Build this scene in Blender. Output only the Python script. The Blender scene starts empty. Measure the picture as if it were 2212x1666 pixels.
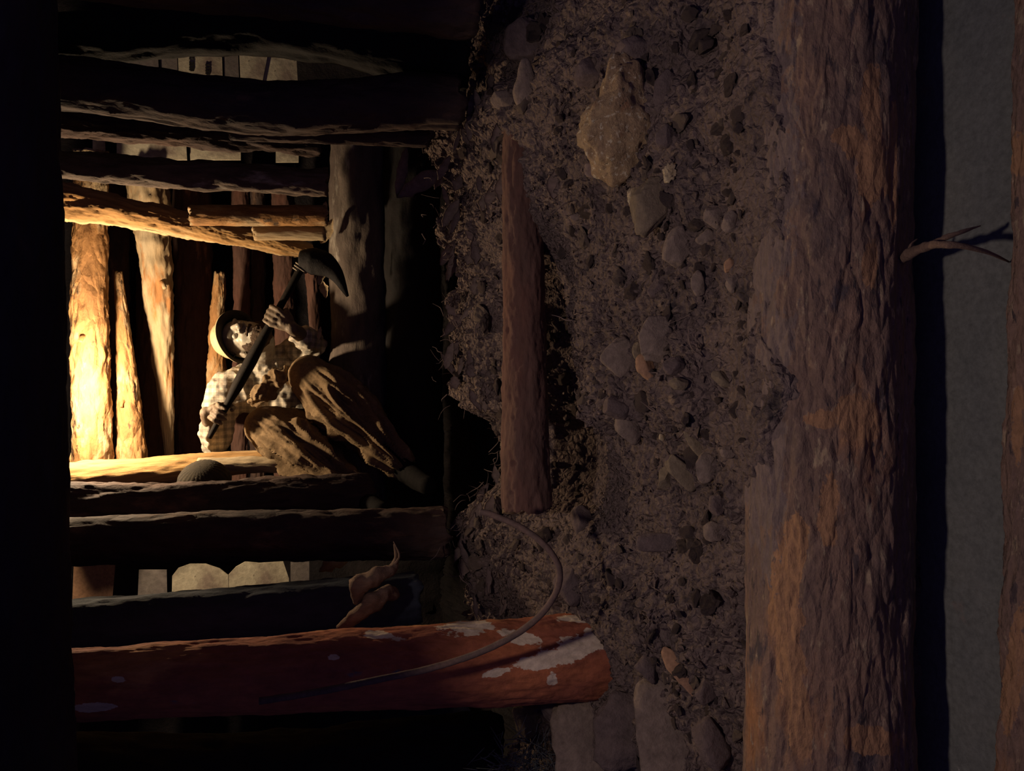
import bpy, bmesh, math, random
import numpy as np
from mathutils import Vector, Matrix

# ------------------------------------------------------------------ camera, world, light
SC = bpy.context.scene
COL = SC.collection
random.seed(7)
RNG = np.random.default_rng(11)

CAM = np.array([0.0, 0.0, 1.15])
PITCH = math.radians(20)
FPX = 1600.0
FW = np.array([0, math.cos(PITCH), -math.sin(PITCH)])      # view direction
DN = np.array([0, -math.sin(PITCH), -math.cos(PITCH)])     # picture right = down in the mine (camera held upright)
XR = np.array([1.0, 0, 0])                                 # picture up = right in the mine

cd = bpy.data.cameras.new('camera'); cam = bpy.data.objects.new('camera', cd); COL.objects.link(cam)
cd.sensor_fit = 'HORIZONTAL'; cd.sensor_width = 36; cd.lens = FPX / 2212 * 36; cd.clip_start = 0.02; cd.clip_end = 60
m = Matrix.Identity(4)
for i in range(3):
    m[i][0] = DN[i]; m[i][1] = XR[i]; m[i][2] = -FW[i]; m[i][3] = CAM[i]
cam.matrix_world = m
SC.camera = cam

W = bpy.data.worlds.new('world'); SC.world = W; W.use_nodes = True
W.node_tree.nodes['Background'].inputs[0].default_value = (0.36, 0.30, 1.0, 1)
W.node_tree.nodes['Background'].inputs[1].default_value = 0.08

SC.view_settings.view_transform = 'Standard'; SC.view_settings.look = 'None'
SC.view_settings.exposure = 0.0; SC.view_settings.gamma = 1.0; SC.view_settings.use_curve_mapping = False


def P(px, py, Y):
    """point of the mine seen at a pixel of the photograph, at distance Y into the drift"""
    d = FW + DN * ((px - 1106) / FPX) + XR * ((833 - py) / FPX)
    return CAM + d * (Y / d[1])


def dep(p):
    return float(np.dot(np.asarray(p) - CAM, FW))


def V(a):
    return Vector((float(a[0]), float(a[1]), float(a[2])))


def light(name, kind, loc, energy, col, size=0.05, aim=None, **k):
    l = bpy.data.lights.new(name, kind); l.energy = energy; l.color = col
    if kind == 'AREA':
        l.size = size
    else:
        l.shadow_soft_size = size
    for a, b in k.items():
        setattr(l, a, b)
    o = bpy.data.objects.new(name, l); COL.objects.link(o); o.location = V(loc)
    if aim is not None:
        o.rotation_euler = (V(aim) - V(loc)).to_track_quat('-Z', 'Y').to_euler()
    return o


LAMP = P(124, 830, 3.22)
light('mine_lamp_light', 'POINT', LAMP, 60.0, (1.0, 0.74, 0.46), 0.035)
light('gallery_lamp_light', 'SPOT', (-0.08, 0.74, 1.93), 38, (1.0, 0.80, 0.70), 0.045, aim=(-0.12, 1.0, 0),
      spot_size=math.radians(96), spot_blend=0.35)

# ------------------------------------------------------------------ noise


def _h(ix, iy, iz, seed):
    n = (ix * 374761393 + iy * 668265263 + iz * 2147483647 + seed * 974634777) & 0xffffffff
    n = ((n ^ (n >> 13)) * 1274126177) & 0xffffffff
    n = (n ^ (n >> 16)) & 0xffffffff
    return n / 4294967295.0


def vnoise(p, seed=0):
    p = np.asarray(p, float); i = np.floor(p).astype(np.int64); f = p - i; f = f * f * (3 - 2 * f)
    r = 0
    for dx in (0, 1):
        wx = f[:, 0] if dx else 1 - f[:, 0]
        for dy in (0, 1):
            wy = f[:, 1] if dy else 1 - f[:, 1]
            for dz in (0, 1):
                wz = f[:, 2] if dz else 1 - f[:, 2]
                r = r + wx * wy * wz * _h(i[:, 0] + dx, i[:, 1] + dy, i[:, 2] + dz, seed)
    return r * 2 - 1


def fbm(p, octv=4, seed=0, gain=0.5):
    a = 1; r = 0; p = np.asarray(p, float)
    for k in range(octv):
        r = r + a * vnoise(p * (2.03 ** k) + 17.3 * k, seed + k); a *= gain
    return r


def worley(p, seed=0):
    """F1, F2 distances and cell value, 3-D"""
    p = np.asarray(p, float); i = np.floor(p).astype(np.int64)
    f1 = np.full(len(p), 9.0); f2 = np.full(len(p), 9.0); cid = np.zeros(len(p))
    for dx in (-1, 0, 1):
        for dy in (-1, 0, 1):
            for dz in (-1, 0, 1):
                c = i + np.array([dx, dy, dz])
                q = np.stack([c[:, 0] + _h(c[:, 0], c[:, 1], c[:, 2], seed + 1), c[:, 1] + _h(c[:, 0], c[:, 1], c[:, 2], seed + 2),
                              c[:, 2] + _h(c[:, 0], c[:, 1], c[:, 2], seed + 3)], 1)
                d = np.linalg.norm(q - p, axis=1)
                v = _h(c[:, 0], c[:, 1], c[:, 2], seed + 4)
                n = d < f1
                f2 = np.where(n, f1, np.minimum(f2, d)); cid = np.where(n, v, cid); f1 = np.where(n, d, f1)
    return f1, f2, cid


# ------------------------------------------------------------------ object helpers


def mesh_obj(name, verts, faces, mat, parent=None, loc=None, rot=None, smooth=True, mi=None, mats=None):
    me = bpy.data.meshes.new(name)
    verts = np.asarray(verts, float)
    if isinstance(faces, np.ndarray):
        faces = faces.tolist()
    me.from_pydata(verts.tolist(), [], faces)
    if smooth:
        me.polygons.foreach_set('use_smooth', [True] * len(me.polygons))
    for mm in (mats or [mat]):
        me.materials.append(mm)
    if mi is not None:
        me.polygons.foreach_set('material_index', mi)
    me.update()
    o = bpy.data.objects.new(name, me); COL.objects.link(o)
    if loc is not None:
        o.location = V(loc)
    if rot is not None:
        o.rotation_euler = rot
    if parent is not None:
        o.parent = parent
    return o


def tag(o, label, cat, group=None, kind=None):
    if label:
        o['label'] = label
    if cat:
        o['category'] = cat
    if group:
        o['group'] = group
    if kind:
        o['kind'] = kind
    return o


def struct(o):
    o['kind'] = 'structure'; return o


def empty(name, loc):
    o = bpy.data.objects.new(name, None); COL.objects.link(o); o.location = V(loc); o.empty_display_size = 0.05
    return o


def world_parent(o, parent):
    """parent is an unrotated empty/mesh: keep world place"""
    bpy.context.view_layer.update()
    o.parent = parent; o.matrix_parent_inverse = parent.matrix_world.inverted()


# ------------------------------------------------------------------ materials


def lin(c):
    return tuple(((x / 255) / 12.92 if x / 255 <= 0.04045 else ((x / 255 + 0.055) / 1.055) ** 2.4) for x in c)


def mat(name, c1, c2, scale=8, stretch=(1, 1, 1), patches=(), bump=0.4, bscale=40, bdist=0.01, rough=0.85, crack=None, spec=0.3, metal=0.0, attrs=()):
    """c1/c2 mixed by fractal noise; patches: (colour, scale, threshold, softness, stretch)"""
    mt = bpy.data.materials.new(name); mt.use_nodes = True
    nt = mt.node_tree; N = nt.nodes; L = nt.links
    b = N['Principled BSDF']; b.inputs['Roughness'].default_value = rough; b.inputs['Metallic'].default_value = metal
    b.inputs['Specular IOR Level'].default_value = spec
    tc = N.new('ShaderNodeTexCoord')

    def mapped(st, off=0.0):
        mp = N.new('ShaderNodeMapping'); mp.inputs['Scale'].default_value = st; mp.inputs['Location'].default_value = (off, off * .7, off * 1.3)
        L.new(tc.outputs['Object'], mp.inputs['Vector']); return mp.outputs[0]

    def noise(vec, sc, det=6, rgh=0.6):
        n = N.new('ShaderNodeTexNoise'); n.inputs['Scale'].default_value = sc; n.inputs['Detail'].default_value = det
        n.inputs['Roughness'].default_value = rgh
        L.new(vec, n.inputs['Vector']); return n.outputs['Fac']

    def mix(fac, a, bcol):
        mx = N.new('ShaderNodeMix'); mx.data_type = 'RGBA'
        L.new(fac, mx.inputs['Factor'])
        for s, v in ((mx.inputs[6], a), (mx.inputs[7], bcol)):
            if isinstance(v, tuple):
                s.default_value = (*v, 1)
            else:
                L.new(v, s)
        return mx.outputs[2]

    def ramp(fac, lo, hi):
        r = N.new('ShaderNodeMapRange'); r.inputs['From Min'].default_value = lo; r.inputs['From Max'].default_value = hi
        L.new(fac, r.inputs['Value']); return r.outputs[0]
    base = mapped(stretch)
    col = mix(ramp(noise(base, scale), 0.35, 0.65), c1, c2)
    fine = noise(mapped(stretch, 3.1), bscale, 8, 0.7)
    for k, (pc, ps, th, so, st) in enumerate(patches):
        f = ramp(noise(mapped(st, 5.0 + 3 * k), ps, 8, 0.62), th, th + so)
        col = mix(f, col, pc)
    for an_, ac in attrs:          # patches with a place of their own on the thing
        at = N.new('ShaderNodeAttribute'); at.attribute_name = an_
        w_ = N.new('ShaderNodeMath'); w_.operation = 'MULTIPLY_ADD'; w_.inputs[1].default_value = 3.2
        L.new(noise(mapped((1, 1, .6), 9.0), 24, 8, .68), w_.inputs[0]); L.new(at.outputs['Fac'], w_.inputs[2])
        col = mix(ramp(w_.outputs[0], 2.02, 2.10), col, ac)
    # fine value variation
    col = mix(ramp(fine, 0.3, 0.75), mix_dark(N, L, col, 0.55), col)
    height = fine
    if crack:
        cs, cst, cw = crack
        v = N.new('ShaderNodeTexVoronoi'); v.feature = 'DISTANCE_TO_EDGE'; v.inputs['Scale'].default_value = cs
        # warp the lookup so cracks wander
        wv = N.new('ShaderNodeVectorMath'); wv.operation = 'ADD'
        nn = N.new('ShaderNodeTexNoise'); nn.inputs['Scale'].default_value = cs * 0.8; nn.inputs['Detail'].default_value = 4
        mv = mapped(cst, 1.7); L.new(mv, nn.inputs['Vector'])
        L.new(mv, wv.inputs[0])
        sc_ = N.new('ShaderNodeVectorMath'); sc_.operation = 'SCALE'; sc_.inputs['Scale'].default_value = 0.9 / cs
        L.new(nn.outputs['Color'], sc_.inputs[0]); L.new(sc_.outputs[0], wv.inputs[1])
        L.new(wv.outputs[0], v.inputs['Vector'])
        cf = ramp(v.outputs['Distance'], 0.0, cw)
        ad = N.new('ShaderNodeMath'); ad.operation = 'ADD'; L.new(fine, ad.inputs[0]); L.new(cf, ad.inputs[1]); height = ad.outputs[0]
    L.new(col, b.inputs['Base Color'])
    if bump:
        bp = N.new('ShaderNodeBump'); bp.inputs['Strength'].default_value = bump; bp.inputs['Distance'].default_value = bdist
        L.new(height, bp.inputs['Height']); L.new(bp.outputs[0], b.inputs['Normal'])
    return mt


def mix_dark(N, L, col, k):
    h = N.new('ShaderNodeMix'); h.data_type = 'RGBA'; h.blend_type = 'MULTIPLY'; h.inputs['Factor'].default_value = 1
    h.inputs[7].default_value = (k, k, k, 1); L.new(col, h.inputs[6]); return h.outputs[2]


ST = (1, 1, 0.16)
M = {}
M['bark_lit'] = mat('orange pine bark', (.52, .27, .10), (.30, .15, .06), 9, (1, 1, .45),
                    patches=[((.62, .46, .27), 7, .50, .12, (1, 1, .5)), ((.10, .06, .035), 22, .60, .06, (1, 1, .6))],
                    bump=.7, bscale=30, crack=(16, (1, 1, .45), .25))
M['pale_wood'] = mat('pale weathered wood', (.62, .50, .33), (.45, .30, .15), 8, ST,
                     patches=[((.50, .24, .09), 10, .56, .08, (1, 1, .25)), ((.12, .08, .05), 30, .64, .05, (1, 1, .15))], bump=.6, bscale=30)
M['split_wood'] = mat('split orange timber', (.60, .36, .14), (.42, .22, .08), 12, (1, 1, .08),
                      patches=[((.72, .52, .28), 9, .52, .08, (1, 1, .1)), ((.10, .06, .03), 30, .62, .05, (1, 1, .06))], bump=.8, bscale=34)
M['bark_dark'] = mat('dark brown bark', (.105, .060, .045), (.055, .040, .040), 7, (1, 1, .5),  # dark brown base with paler brown patches
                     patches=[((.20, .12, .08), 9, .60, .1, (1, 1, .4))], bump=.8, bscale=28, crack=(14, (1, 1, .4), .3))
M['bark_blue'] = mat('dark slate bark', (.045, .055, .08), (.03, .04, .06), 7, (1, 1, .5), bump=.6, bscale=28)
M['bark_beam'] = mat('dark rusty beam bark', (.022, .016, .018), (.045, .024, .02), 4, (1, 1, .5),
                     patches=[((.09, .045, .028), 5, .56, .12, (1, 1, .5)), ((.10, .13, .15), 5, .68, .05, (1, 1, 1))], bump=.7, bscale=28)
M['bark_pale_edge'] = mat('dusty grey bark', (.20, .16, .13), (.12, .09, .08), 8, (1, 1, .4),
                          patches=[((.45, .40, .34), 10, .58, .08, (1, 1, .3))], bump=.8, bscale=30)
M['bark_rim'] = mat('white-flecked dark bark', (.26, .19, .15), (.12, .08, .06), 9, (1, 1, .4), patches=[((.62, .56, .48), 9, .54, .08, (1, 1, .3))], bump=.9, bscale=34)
M['big_log'] = mat('flaking bark of the ground log', (.34, .205, .145), (.215, .145, .12), 7, (1, 1, .5),
                   patches=[((.44, .21, .10), 5.5, .56, .10, (1, 1, .35)), ((.115, .085, .09), 13, .60, .06, (1, 1, .5)), ((.46, .33, .22), 48, .58, .06, (1, 1, .4)),
                            ((.10, .07, .07), 60, .60, .05, (1, 1, .25)), ((.55, .50, .45), 70, .72, .03, (1, 1, .7))],
                   bump=1.0, bscale=120, bdist=.007, crack=(30, (1, 1, .4), .30), attrs=[('peel', (.46, .25, .135)), ('dust', (.25, .18, .16))])
M['peeled'] = mat('peeling red bark', (.50, .16, .07), (.33, .10, .065), 8, (1, 1, .5),
                  patches=[((.62, .26, .10), 7, .56, .08, (1, 1, .4)), ((.15, .14, .15), 9, .63, .05, (1, 1, .5))], bump=.7, bscale=45, bdist=.006, attrs=[('peel', (.82, .66, .50))])
M['log2'] = mat('dusty red log', (.16, .07, .05), (.13, .075, .06), 8, (1, 1, .3),
                patches=[((.42, .22, .12), 7, .64, .05, (1, 1, .25))], bump=.7, bscale=40)
M['soil'] = mat('dark crumbly soil', (.28, .205, .185), (.19, .14, .13), 6, (1, 1, 1),
                patches=[((.36, .26, .20), 16, .60, .06, (1, 1, 1)), ((.09, .07, .075), 10, .60, .08, (1, 1, 1))],
                bump=1.0, bscale=80, bdist=.012, rough=.95, spec=.1, crack=(48, (1, 1, 1), .35))
M['shade'] = mat('soot black bark', (.016, .012, .012), (.010, .009, .01), 7, (1, 1, .5), bump=.6, bscale=28)  # bark colour blackened to stand in for deep shade
M['rock'] = mat('mine rock', (.045, .036, .04), (.028, .024, .03), 3, bump=1, bscale=14, bdist=.05, rough=.95)
M['floor_grey'] = mat('grey dusty concrete', (.165, .165, .15), (.125, .13, .125), 5,
                      patches=[((.24, .13, .10), 4, .58, .12, (1, 1, 1)), ((.35, .33, .30), 60, .72, .03, (1, 1, 1))], bump=.5, bscale=90, bdist=.004, rough=.95)
M['stone_brown'] = mat('dusty brown stone', (.32, .24, .195), (.22, .165, .14), 12, bump=.9, bscale=60, bdist=.008, rough=.95, spec=.1)
M['stone_dark'] = mat('dark earthy stone', (.22, .16, .148), (.155, .115, .11), 9, bump=1, bscale=55, bdist=.009, rough=.95, spec=.1)
M['stone_olive'] = mat('olive brown stone', (.28, .215, .15), (.22, .165, .12), 9, bump=.9, bscale=60, bdist=.008, rough=.95, spec=.1)
M['stone_orange'] = mat('orange brown stone', (.42, .24, .14), (.30, .17, .11), 9, bump=.5, bscale=90, bdist=.003, rough=.9)
M['granite'] = mat('sparkling ochre granite', (.58, .40, .23), (.42, .27, .16), 14,
                   patches=[((.85, .70, .50), 75, .58, .05, (1, 1, 1)), ((.40, .16, .08), 18, .60, .1, (1, 1, 1)), ((.12, .09, .07), 50, .62, .05, (1, 1, 1))],
                   bump=1, bscale=85, bdist=.012, rough=.7)
M['crystal'] = mat('pale quartz', (.62, .50, .34), (.50, .36, .20), 40, bump=.8, bscale=100, rough=.45, spec=.6)
M['chip'] = mat('bark chip', (.26, .185, .155), (.17, .12, .105), 10, (1, 1, .2), bump=.7, bscale=60, bdist=.004, rough=.95)
M['board'] = mat('cream paper board', (.74, .68, .52), (.56, .49, .37), 5,
                 patches=[((.36, .29, .24), 5, .56, .14, (1, 1, 1)), ((.14, .10, .08), 22, .66, .04, (1, 1, 1))], bump=.3, bscale=40)
M['board_grey'] = mat('grey board', (.26, .23, .21), (.20, .17, .17), 6, patches=[((.40, .33, .27), 9, .60, .08, (1, 1, 1))], bump=.3, bscale=40)
M['ink'] = mat('black stencil ink', (.02, .018, .02), (.03, .025, .02), 30, bump=0)
M['skin'] = mat('pale dusty skin', (.50, .46, .38), (.34, .29, .23), 14,
                patches=[((.60, .60, .58), 9, .55, .12, (1, 1, 1)), ((.22, .17, .13), 14, .58, .1, (1, 1, 1))], bump=.25, bscale=60, bdist=.003, rough=.42, spec=.5)
M['glove'] = mat('worn hand skin', (.25, .185, .125), (.17, .12, .085), 30, bump=.4, bscale=90, bdist=.003, rough=.6)
M['trouser'] = mat('brown corduroy cloth', (.27, .185, .105), (.21, .14, .08), 8,
                   patches=[((.40, .28, .16), 12, .60, .1, (1, 1, 1)), ((.10, .065, .035), 9, .62, .08, (1, 1, 1))], bump=.45, bscale=130, bdist=.003, rough=.95, spec=.1)
M['hat'] = mat('cream hard hat shell', (.60, .48, .28), (.52, .40, .22), 8, bump=.2, bscale=60, bdist=.002, rough=.55)
M['hat_in'] = mat('dark hat band', (.09, .075, .05), (.06, .05, .035), 18, bump=.4, bscale=70, rough=.8)
M['beard'] = mat('dark brown beard', (.10, .06, .035), (.05, .03, .02), 40, (1, 1, 1), bump=1, bscale=120, bdist=.006, rough=.9)
M['boot'] = mat('black boot leather', (.010, .009, .010), (.014, .012, .012), 20, bump=.3, bscale=60, rough=.9, spec=.1)
M['tool_wood'] = mat('black oiled handle', (.012, .009, .008), (.018, .013, .010), 20, ST, bump=.3, bscale=60, rough=.8, spec=.15)
M['iron'] = mat('dark iron', (.016, .014, .016), (.022, .018, .018), 14, bump=.5, bscale=50, rough=.75, spec=.2)
M['rust'] = mat('rusty brown iron rod', (.17, .105, .085), (.12, .08, .07), 20, bump=.6, bscale=90, bdist=.003, rough=.85)
M['cord'] = mat('grey cord', (.40, .34, .26), (.30, .25, .2), 40, bump=.3, rough=.9)
M['root'] = mat('twisted root bark', (.30, .19, .13), (.20, .125, .09), 14, (1, 1, .4), bump=1, bscale=60, bdist=.008, rough=.95)
M['moss'] = mat('pale grey fibre', (.30, .32, .32), (.20, .22, .22), 30, bump=.4, rough=.95)
M['weave'] = mat('dark ribbed felt', (.065, .05, .03), (.045, .035, .025), 14, bump=.2, rough=.95)
M['endgrain'] = mat('sawn end grain', (.42, .30, .17), (.30, .2, .11), 40, bump=.4, bscale=60)


def shirt_mat():
    mt = mat('cream and grey checked cotton', (.68, .60, .48), (.60, .52, .41), 9, bump=.3, bscale=100, bdist=.002, rough=.95, spec=.1)
    nt = mt.node_tree; N = nt.nodes; L = nt.links; b = N['Principled BSDF']
    src = b.inputs['Base Color'].links[0].from_socket
    tc = N.new('ShaderNodeTexCoord'); sp = N.new('ShaderNodeSeparateXYZ'); L.new(tc.outputs['Object'], sp.inputs[0])
    col = src
    for ax, sc in (('X', 1), ('Z', 1)):
        m1 = N.new('ShaderNodeMath'); m1.operation = 'MULTIPLY'; m1.inputs[1].default_value = 2 * math.pi / 0.030; L.new(sp.outputs[ax], m1.inputs[0])
        m2 = N.new('ShaderNodeMath'); m2.operation = 'SINE'; L.new(m1.outputs[0], m2.inputs[0])
        r = N.new('ShaderNodeMapRange'); r.inputs['From Min'].default_value = 0.0; r.inputs['From Max'].default_value = 0.4
        r.inputs['To Max'].default_value = 0.62
        L.new(m2.outputs[0], r.inputs['Value'])
        x = N.new('ShaderNodeMix'); x.data_type = 'RGBA'; x.blend_type = 'MULTIPLY'; L.new(r.outputs[0], x.inputs['Factor']); L.new(col, x.inputs[6])
        x.inputs[7].default_value = (.50, .52, .56, 1); col = x.outputs[2]
    L.new(col, b.inputs['Base Color'])
    return mt


M['shirt'] = shirt_mat()

# ------------------------------------------------------------------ shape builders


def grid_faces(nr, nc, wrap=True):
    r = np.arange(nr - 1)[:, None]; c = np.arange(nc if wrap else nc - 1)[None, :]; c2 = (c + 1) % nc
    f = np.stack([r * nc + c, r * nc + c2, (r + 1) * nc + c2, (r + 1) * nc + c], -1).reshape(-1, 4)
    return f


def log(name, p0, p1, r0, r1, m_, label=None, cat='log', group=None, nz=None, nth=64, knob=.10, bark=.05, bend=.03, seed=0, plates=0.0, sag=(0, 0, 0),
        ends=None, flat=0.0, parent=None, kind=None, stub=()):
    """a log from p0 to p1, built along its own z axis"""
    p0 = np.asarray(p0, float); p1 = np.asarray(p1, float); Ln = np.linalg.norm(p1 - p0)
    rm = (r0 + r1) / 2
    nz = nz or max(24, min(260, int(Ln / 0.012)))
    t = np.linspace(0, 1, nz); th = np.linspace(0, 2 * np.pi, nth, endpoint=False)
    T, TH = np.meshgrid(t, th, indexing='ij')
    R = r0 + (r1 - r0) * T
    q = np.stack([np.cos(TH) * 1.3, np.sin(TH) * 1.3, T * Ln / rm * .45], -1).reshape(-1, 3)
    n1 = fbm(q, 3, seed).reshape(T.shape)
    q2 = np.stack([np.cos(TH) * 5, np.sin(TH) * 5, T * Ln / rm * 1.1], -1).reshape(-1, 3)
    n2 = fbm(q2, 4, seed + 9, .6).reshape(T.shape)
    rad = R * (1 + knob * n1 + bark * n2)
    if plates:
        q3 = np.stack([np.cos(TH) * 3.2, np.sin(TH) * 3.2, T * Ln / rm * .62], -1).reshape(-1, 3)
        q3 = q3 + .35 * np.stack([vnoise(q3 * 2, 5), vnoise(q3 * 2, 6), vnoise(q3 * 2, 7)], 1)
        f1, f2, ci = worley(q3, seed + 3)
        e = np.clip((f2 - f1) * 5, 0, 1)
        rad = rad + (rm * plates * (e * .7 + (ci - .5) * e)).reshape(T.shape)
        q4 = q3 * np.array([3.3, 3.3, 2.0])
        f1, f2, ci = worley(q4, seed + 13)
        e = np.clip((f2 - f1) * 4, 0, 1)
        rad = rad + (rm * plates * .38 * (e * .7 + (ci - .5) * e)).reshape(T.shape)
    if flat:
        rad = rad * (1 - flat * (np.cos(TH * 2) * .5 + .5))
    bx = Ln * bend * vnoise(np.stack([T * 2.2, T * 0, T * 0 + seed * 3.7], -1).reshape(-1, 3), seed + 21).reshape(T.shape)
    by = Ln * bend * vnoise(np.stack([T * 2.2, T * 0 + 9, T * 0 + seed * 3.7], -1).reshape(-1, 3), seed + 22).reshape(T.shape)
    X = np.cos(TH) * rad + bx; Y = np.sin(TH) * rad + by; Z = T * Ln
    if any(sag):       # a natural bow, given in mine space
        lq = V(p1 - p0).normalized().to_track_quat('Z', 'Y').inverted() @ Vector(sag)
        bow = np.sin(np.pi * np.clip(T, 0, 1)) ** 2
        X = X + lq.x * bow; Y = Y + lq.y * bow
    jag = .02 * rm / .1 * fbm(np.stack([np.cos(th) * 3, np.sin(th) * 3, th * 0], -1), 3, seed + 5)
    Z[0] += jag; Z[-1] += jag
    v = np.stack([X, Y, Z], -1).reshape(-1, 3)
    f = grid_faces(nz, nth).tolist()
    mi = [0] * len(f)
    for row, sgn in ((0, -1), (nz - 1, 1)):
        base = row * nth
        cpt = v[base:base + nth].mean(0)
        prev = [base + k for k in range(nth)]
        for s in (.66, .33):
            ring = cpt + (v[base:base + nth] - cpt) * s
            ring[:, 2] += .004 * np.random.default_rng(seed + row).normal(size=nth)
            st = len(v); v = np.vstack([v, ring]); cur = [st + k for k in range(nth)]
            for k in range(nth):
                k2 = (k + 1) % nth
                f.append([prev[k], prev[k2], cur[k2], cur[k]] if sgn > 0 else [prev[k2], prev[k], cur[k], cur[k2]]); mi.append(1)
            prev = cur
        st = len(v); v = np.vstack([v, cpt[None]])
        for k in range(nth):
            k2 = (k + 1) % nth
            f.append([prev[k], prev[k2], st] if sgn > 0 else [prev[k2], prev[k], st]); mi.append(1)
    o = mesh_obj(name, v, f, None, mats=[m_, ends or m_], mi=mi)
    d = V(p1 - p0).normalized()
    o.rotation_mode = 'QUATERNION'; o.rotation_quaternion = d.to_track_quat('Z', 'Y'); o.location = V(p0)
    if label:
        tag(o, label, cat, group, kind)
    if parent:
        world_parent(o, parent)
    for (tt, an, ln_, rr) in stub:       # branch stubs, parts of the log
        a0 = np.array([math.cos(an), math.sin(an), 0.0]); c0 = np.array([0, 0, tt * Ln]) + a0 * rm * .7
        pts = [c0, c0 + a0 * (ln_ * .5 + rm * .3) + [0, 0, .01], c0 + a0 * (ln_ + rm * .3) + [0, 0, .03]]
        so = tube('branch_stub', pts, [rr * 1.5, rr, rr * .7], m_, n=10, sub=4, rough_=.15)
        so.parent = o
    return o


def plog(name, a, b, m_, label=None, **k):
    """a, b = (px, py, Y, width in px): log seen at these picture places"""
    p0 = P(*a[:3]); p1 = P(*b[:3])
    r0 = a[3] / 2 * dep(p0) / FPX; r1 = b[3] / 2 * dep(p1) / FPX
    return log(name, p0, p1, r0, r1, m_, label, **k)


def catmull(pts, rad, sub):
    pts = np.asarray(pts, float); rad = np.asarray(rad, float)
    n = len(pts)
    ext = np.vstack([2 * pts[0] - pts[1], pts, 2 * pts[-1] - pts[-2]]); er = np.concatenate([[rad[0]], rad, [rad[-1]]])
    out = []; orr = []
    for i in range(n - 1):
        p0, p1, p2, p3 = ext[i:i + 4]
        for s in np.linspace(0, 1, sub, endpoint=False):
            out.append(.5 * ((2 * p1) + (-p0 + p2) * s + (2 * p0 - 5 * p1 + 4 * p2 - p3) * s * s + (-p0 + 3 * p1 - 3 * p2 + p3) * s ** 3))
            orr.append(er[i + 1] * (1 - s) + er[i + 2] * s)
    out.append(pts[-1]); orr.append(rad[-1])
    return np.array(out), np.array(orr)


def tube_geo(pts, rad, n=12, sub=6, rough_=0.0, seed=0, flat=None):
    c, r = catmull(pts, rad, sub)
    tan = np.gradient(c, axis=0); tan /= np.linalg.norm(tan, axis=1)[:, None] + 1e-9
    ref = np.array([0, 0, 1.0]) if abs(tan[0][2]) < .9 else np.array([1.0, 0, 0])
    u = np.cross(tan[0], ref); u /= np.linalg.norm(u)
    vs = []
    th = np.linspace(0, 2 * np.pi, n, endpoint=False)
    for i in range(len(c)):
        u = u - tan[i] * np.dot(u, tan[i]); u /= np.linalg.norm(u); w = np.cross(tan[i], u)
        fl = flat or 1.0
        vs.append(c[i] + r[i] * (np.cos(th)[:, None] * u + fl * np.sin(th)[:, None] * w))
    v = np.array(vs)
    if rough_:
        k = fbm(v.reshape(-1, 3) * (0.6 / max(np.mean(r), 1e-3)), 3, seed).reshape(v.shape[:2])
        v = c[:, None] + (v - c[:, None]) * (1 + rough_ * 1.5 * k[..., None])
    v = v.reshape(-1, 3)
    f = grid_faces(len(c), n).tolist()
    a = len(v); v = np.vstack([v, c[0], c[-1]])
    for k in range(n):
        f.append([(k + 1) % n, k, a]); f.append([(len(c) - 1) * n + k, (len(c) - 1) * n + (k + 1) % n, a + 1])
    return v, f


def tube(name, pts, rad, m_, n=12, sub=6, rough_=0.0, seed=0, parent=None, flat=None):
    pts = np.asarray(pts, float)
    if np.isscalar(rad):
        rad = [rad] * len(pts)
    v, f = tube_geo(pts, rad, n, sub, rough_, seed, flat)
    o = mesh_obj(name, v, f, m_)
    if parent is not None:
        o.parent = parent
    return o


def ico(sub):
    bm = bmesh.new(); bmesh.ops.create_icosphere(bm, subdivisions=sub, radius=1)
    v = np.array([x.co[:] for x in bm.verts]); f = np.array([[q.index for q in p.verts] for p in bm.faces]); bm.free()
    return v, f


ICO = {k: ico(k) for k in (1, 2, 3, 4, 5)}


def rock_geo(seed, dims, sub=4, cuts=12, cut=.62, rough_=.05, shape=None):
    v, f = ICO[sub]; v = v.copy(); g = np.random.default_rng(seed)
    if shape is not None:      # outline scale by direction: callable on unit vectors
        v = v * shape(v)[:, None]
    for k in range(cuts):
        n = g.normal(size=3); n /= np.linalg.norm(n); d = cut + .25 * g.random()
        pr = v @ n
        v = v - np.clip(pr - d, 0, None)[:, None] * n
    v = v * (1 + rough_ * fbm(v * 3.5, 4, seed)[:, None])
    return v * np.asarray(dims) / .82, f


# ------------------------------------------------------------------ the ground: rubble bank behind the ground log
EDGE = [(-160, 1000), (0, 1005), (150, 985), (250, 985), (285, 925), (330, 915), (420, 965), (520, 962), (600, 992), (700, 975), (800, 980), (880, 995),
        (915, 1075), (980, 1085), (1050, 1060), (1090, 1010), (1130, 975), (1220, 1000), (1330, 1030), (1430, 1120), (1520, 1150), (1666, 1100), (1850, 1080)]
ev = []
for (py, px) in EDGE:
    Ye = 2.5 if py < 1340 else 2.15
    p = P(px, py, Ye); ev.append((p[0], Ye, p[2]))
ev = np.array(sorted(ev))
Y0, Z0 = 1.20, 0.115


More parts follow.
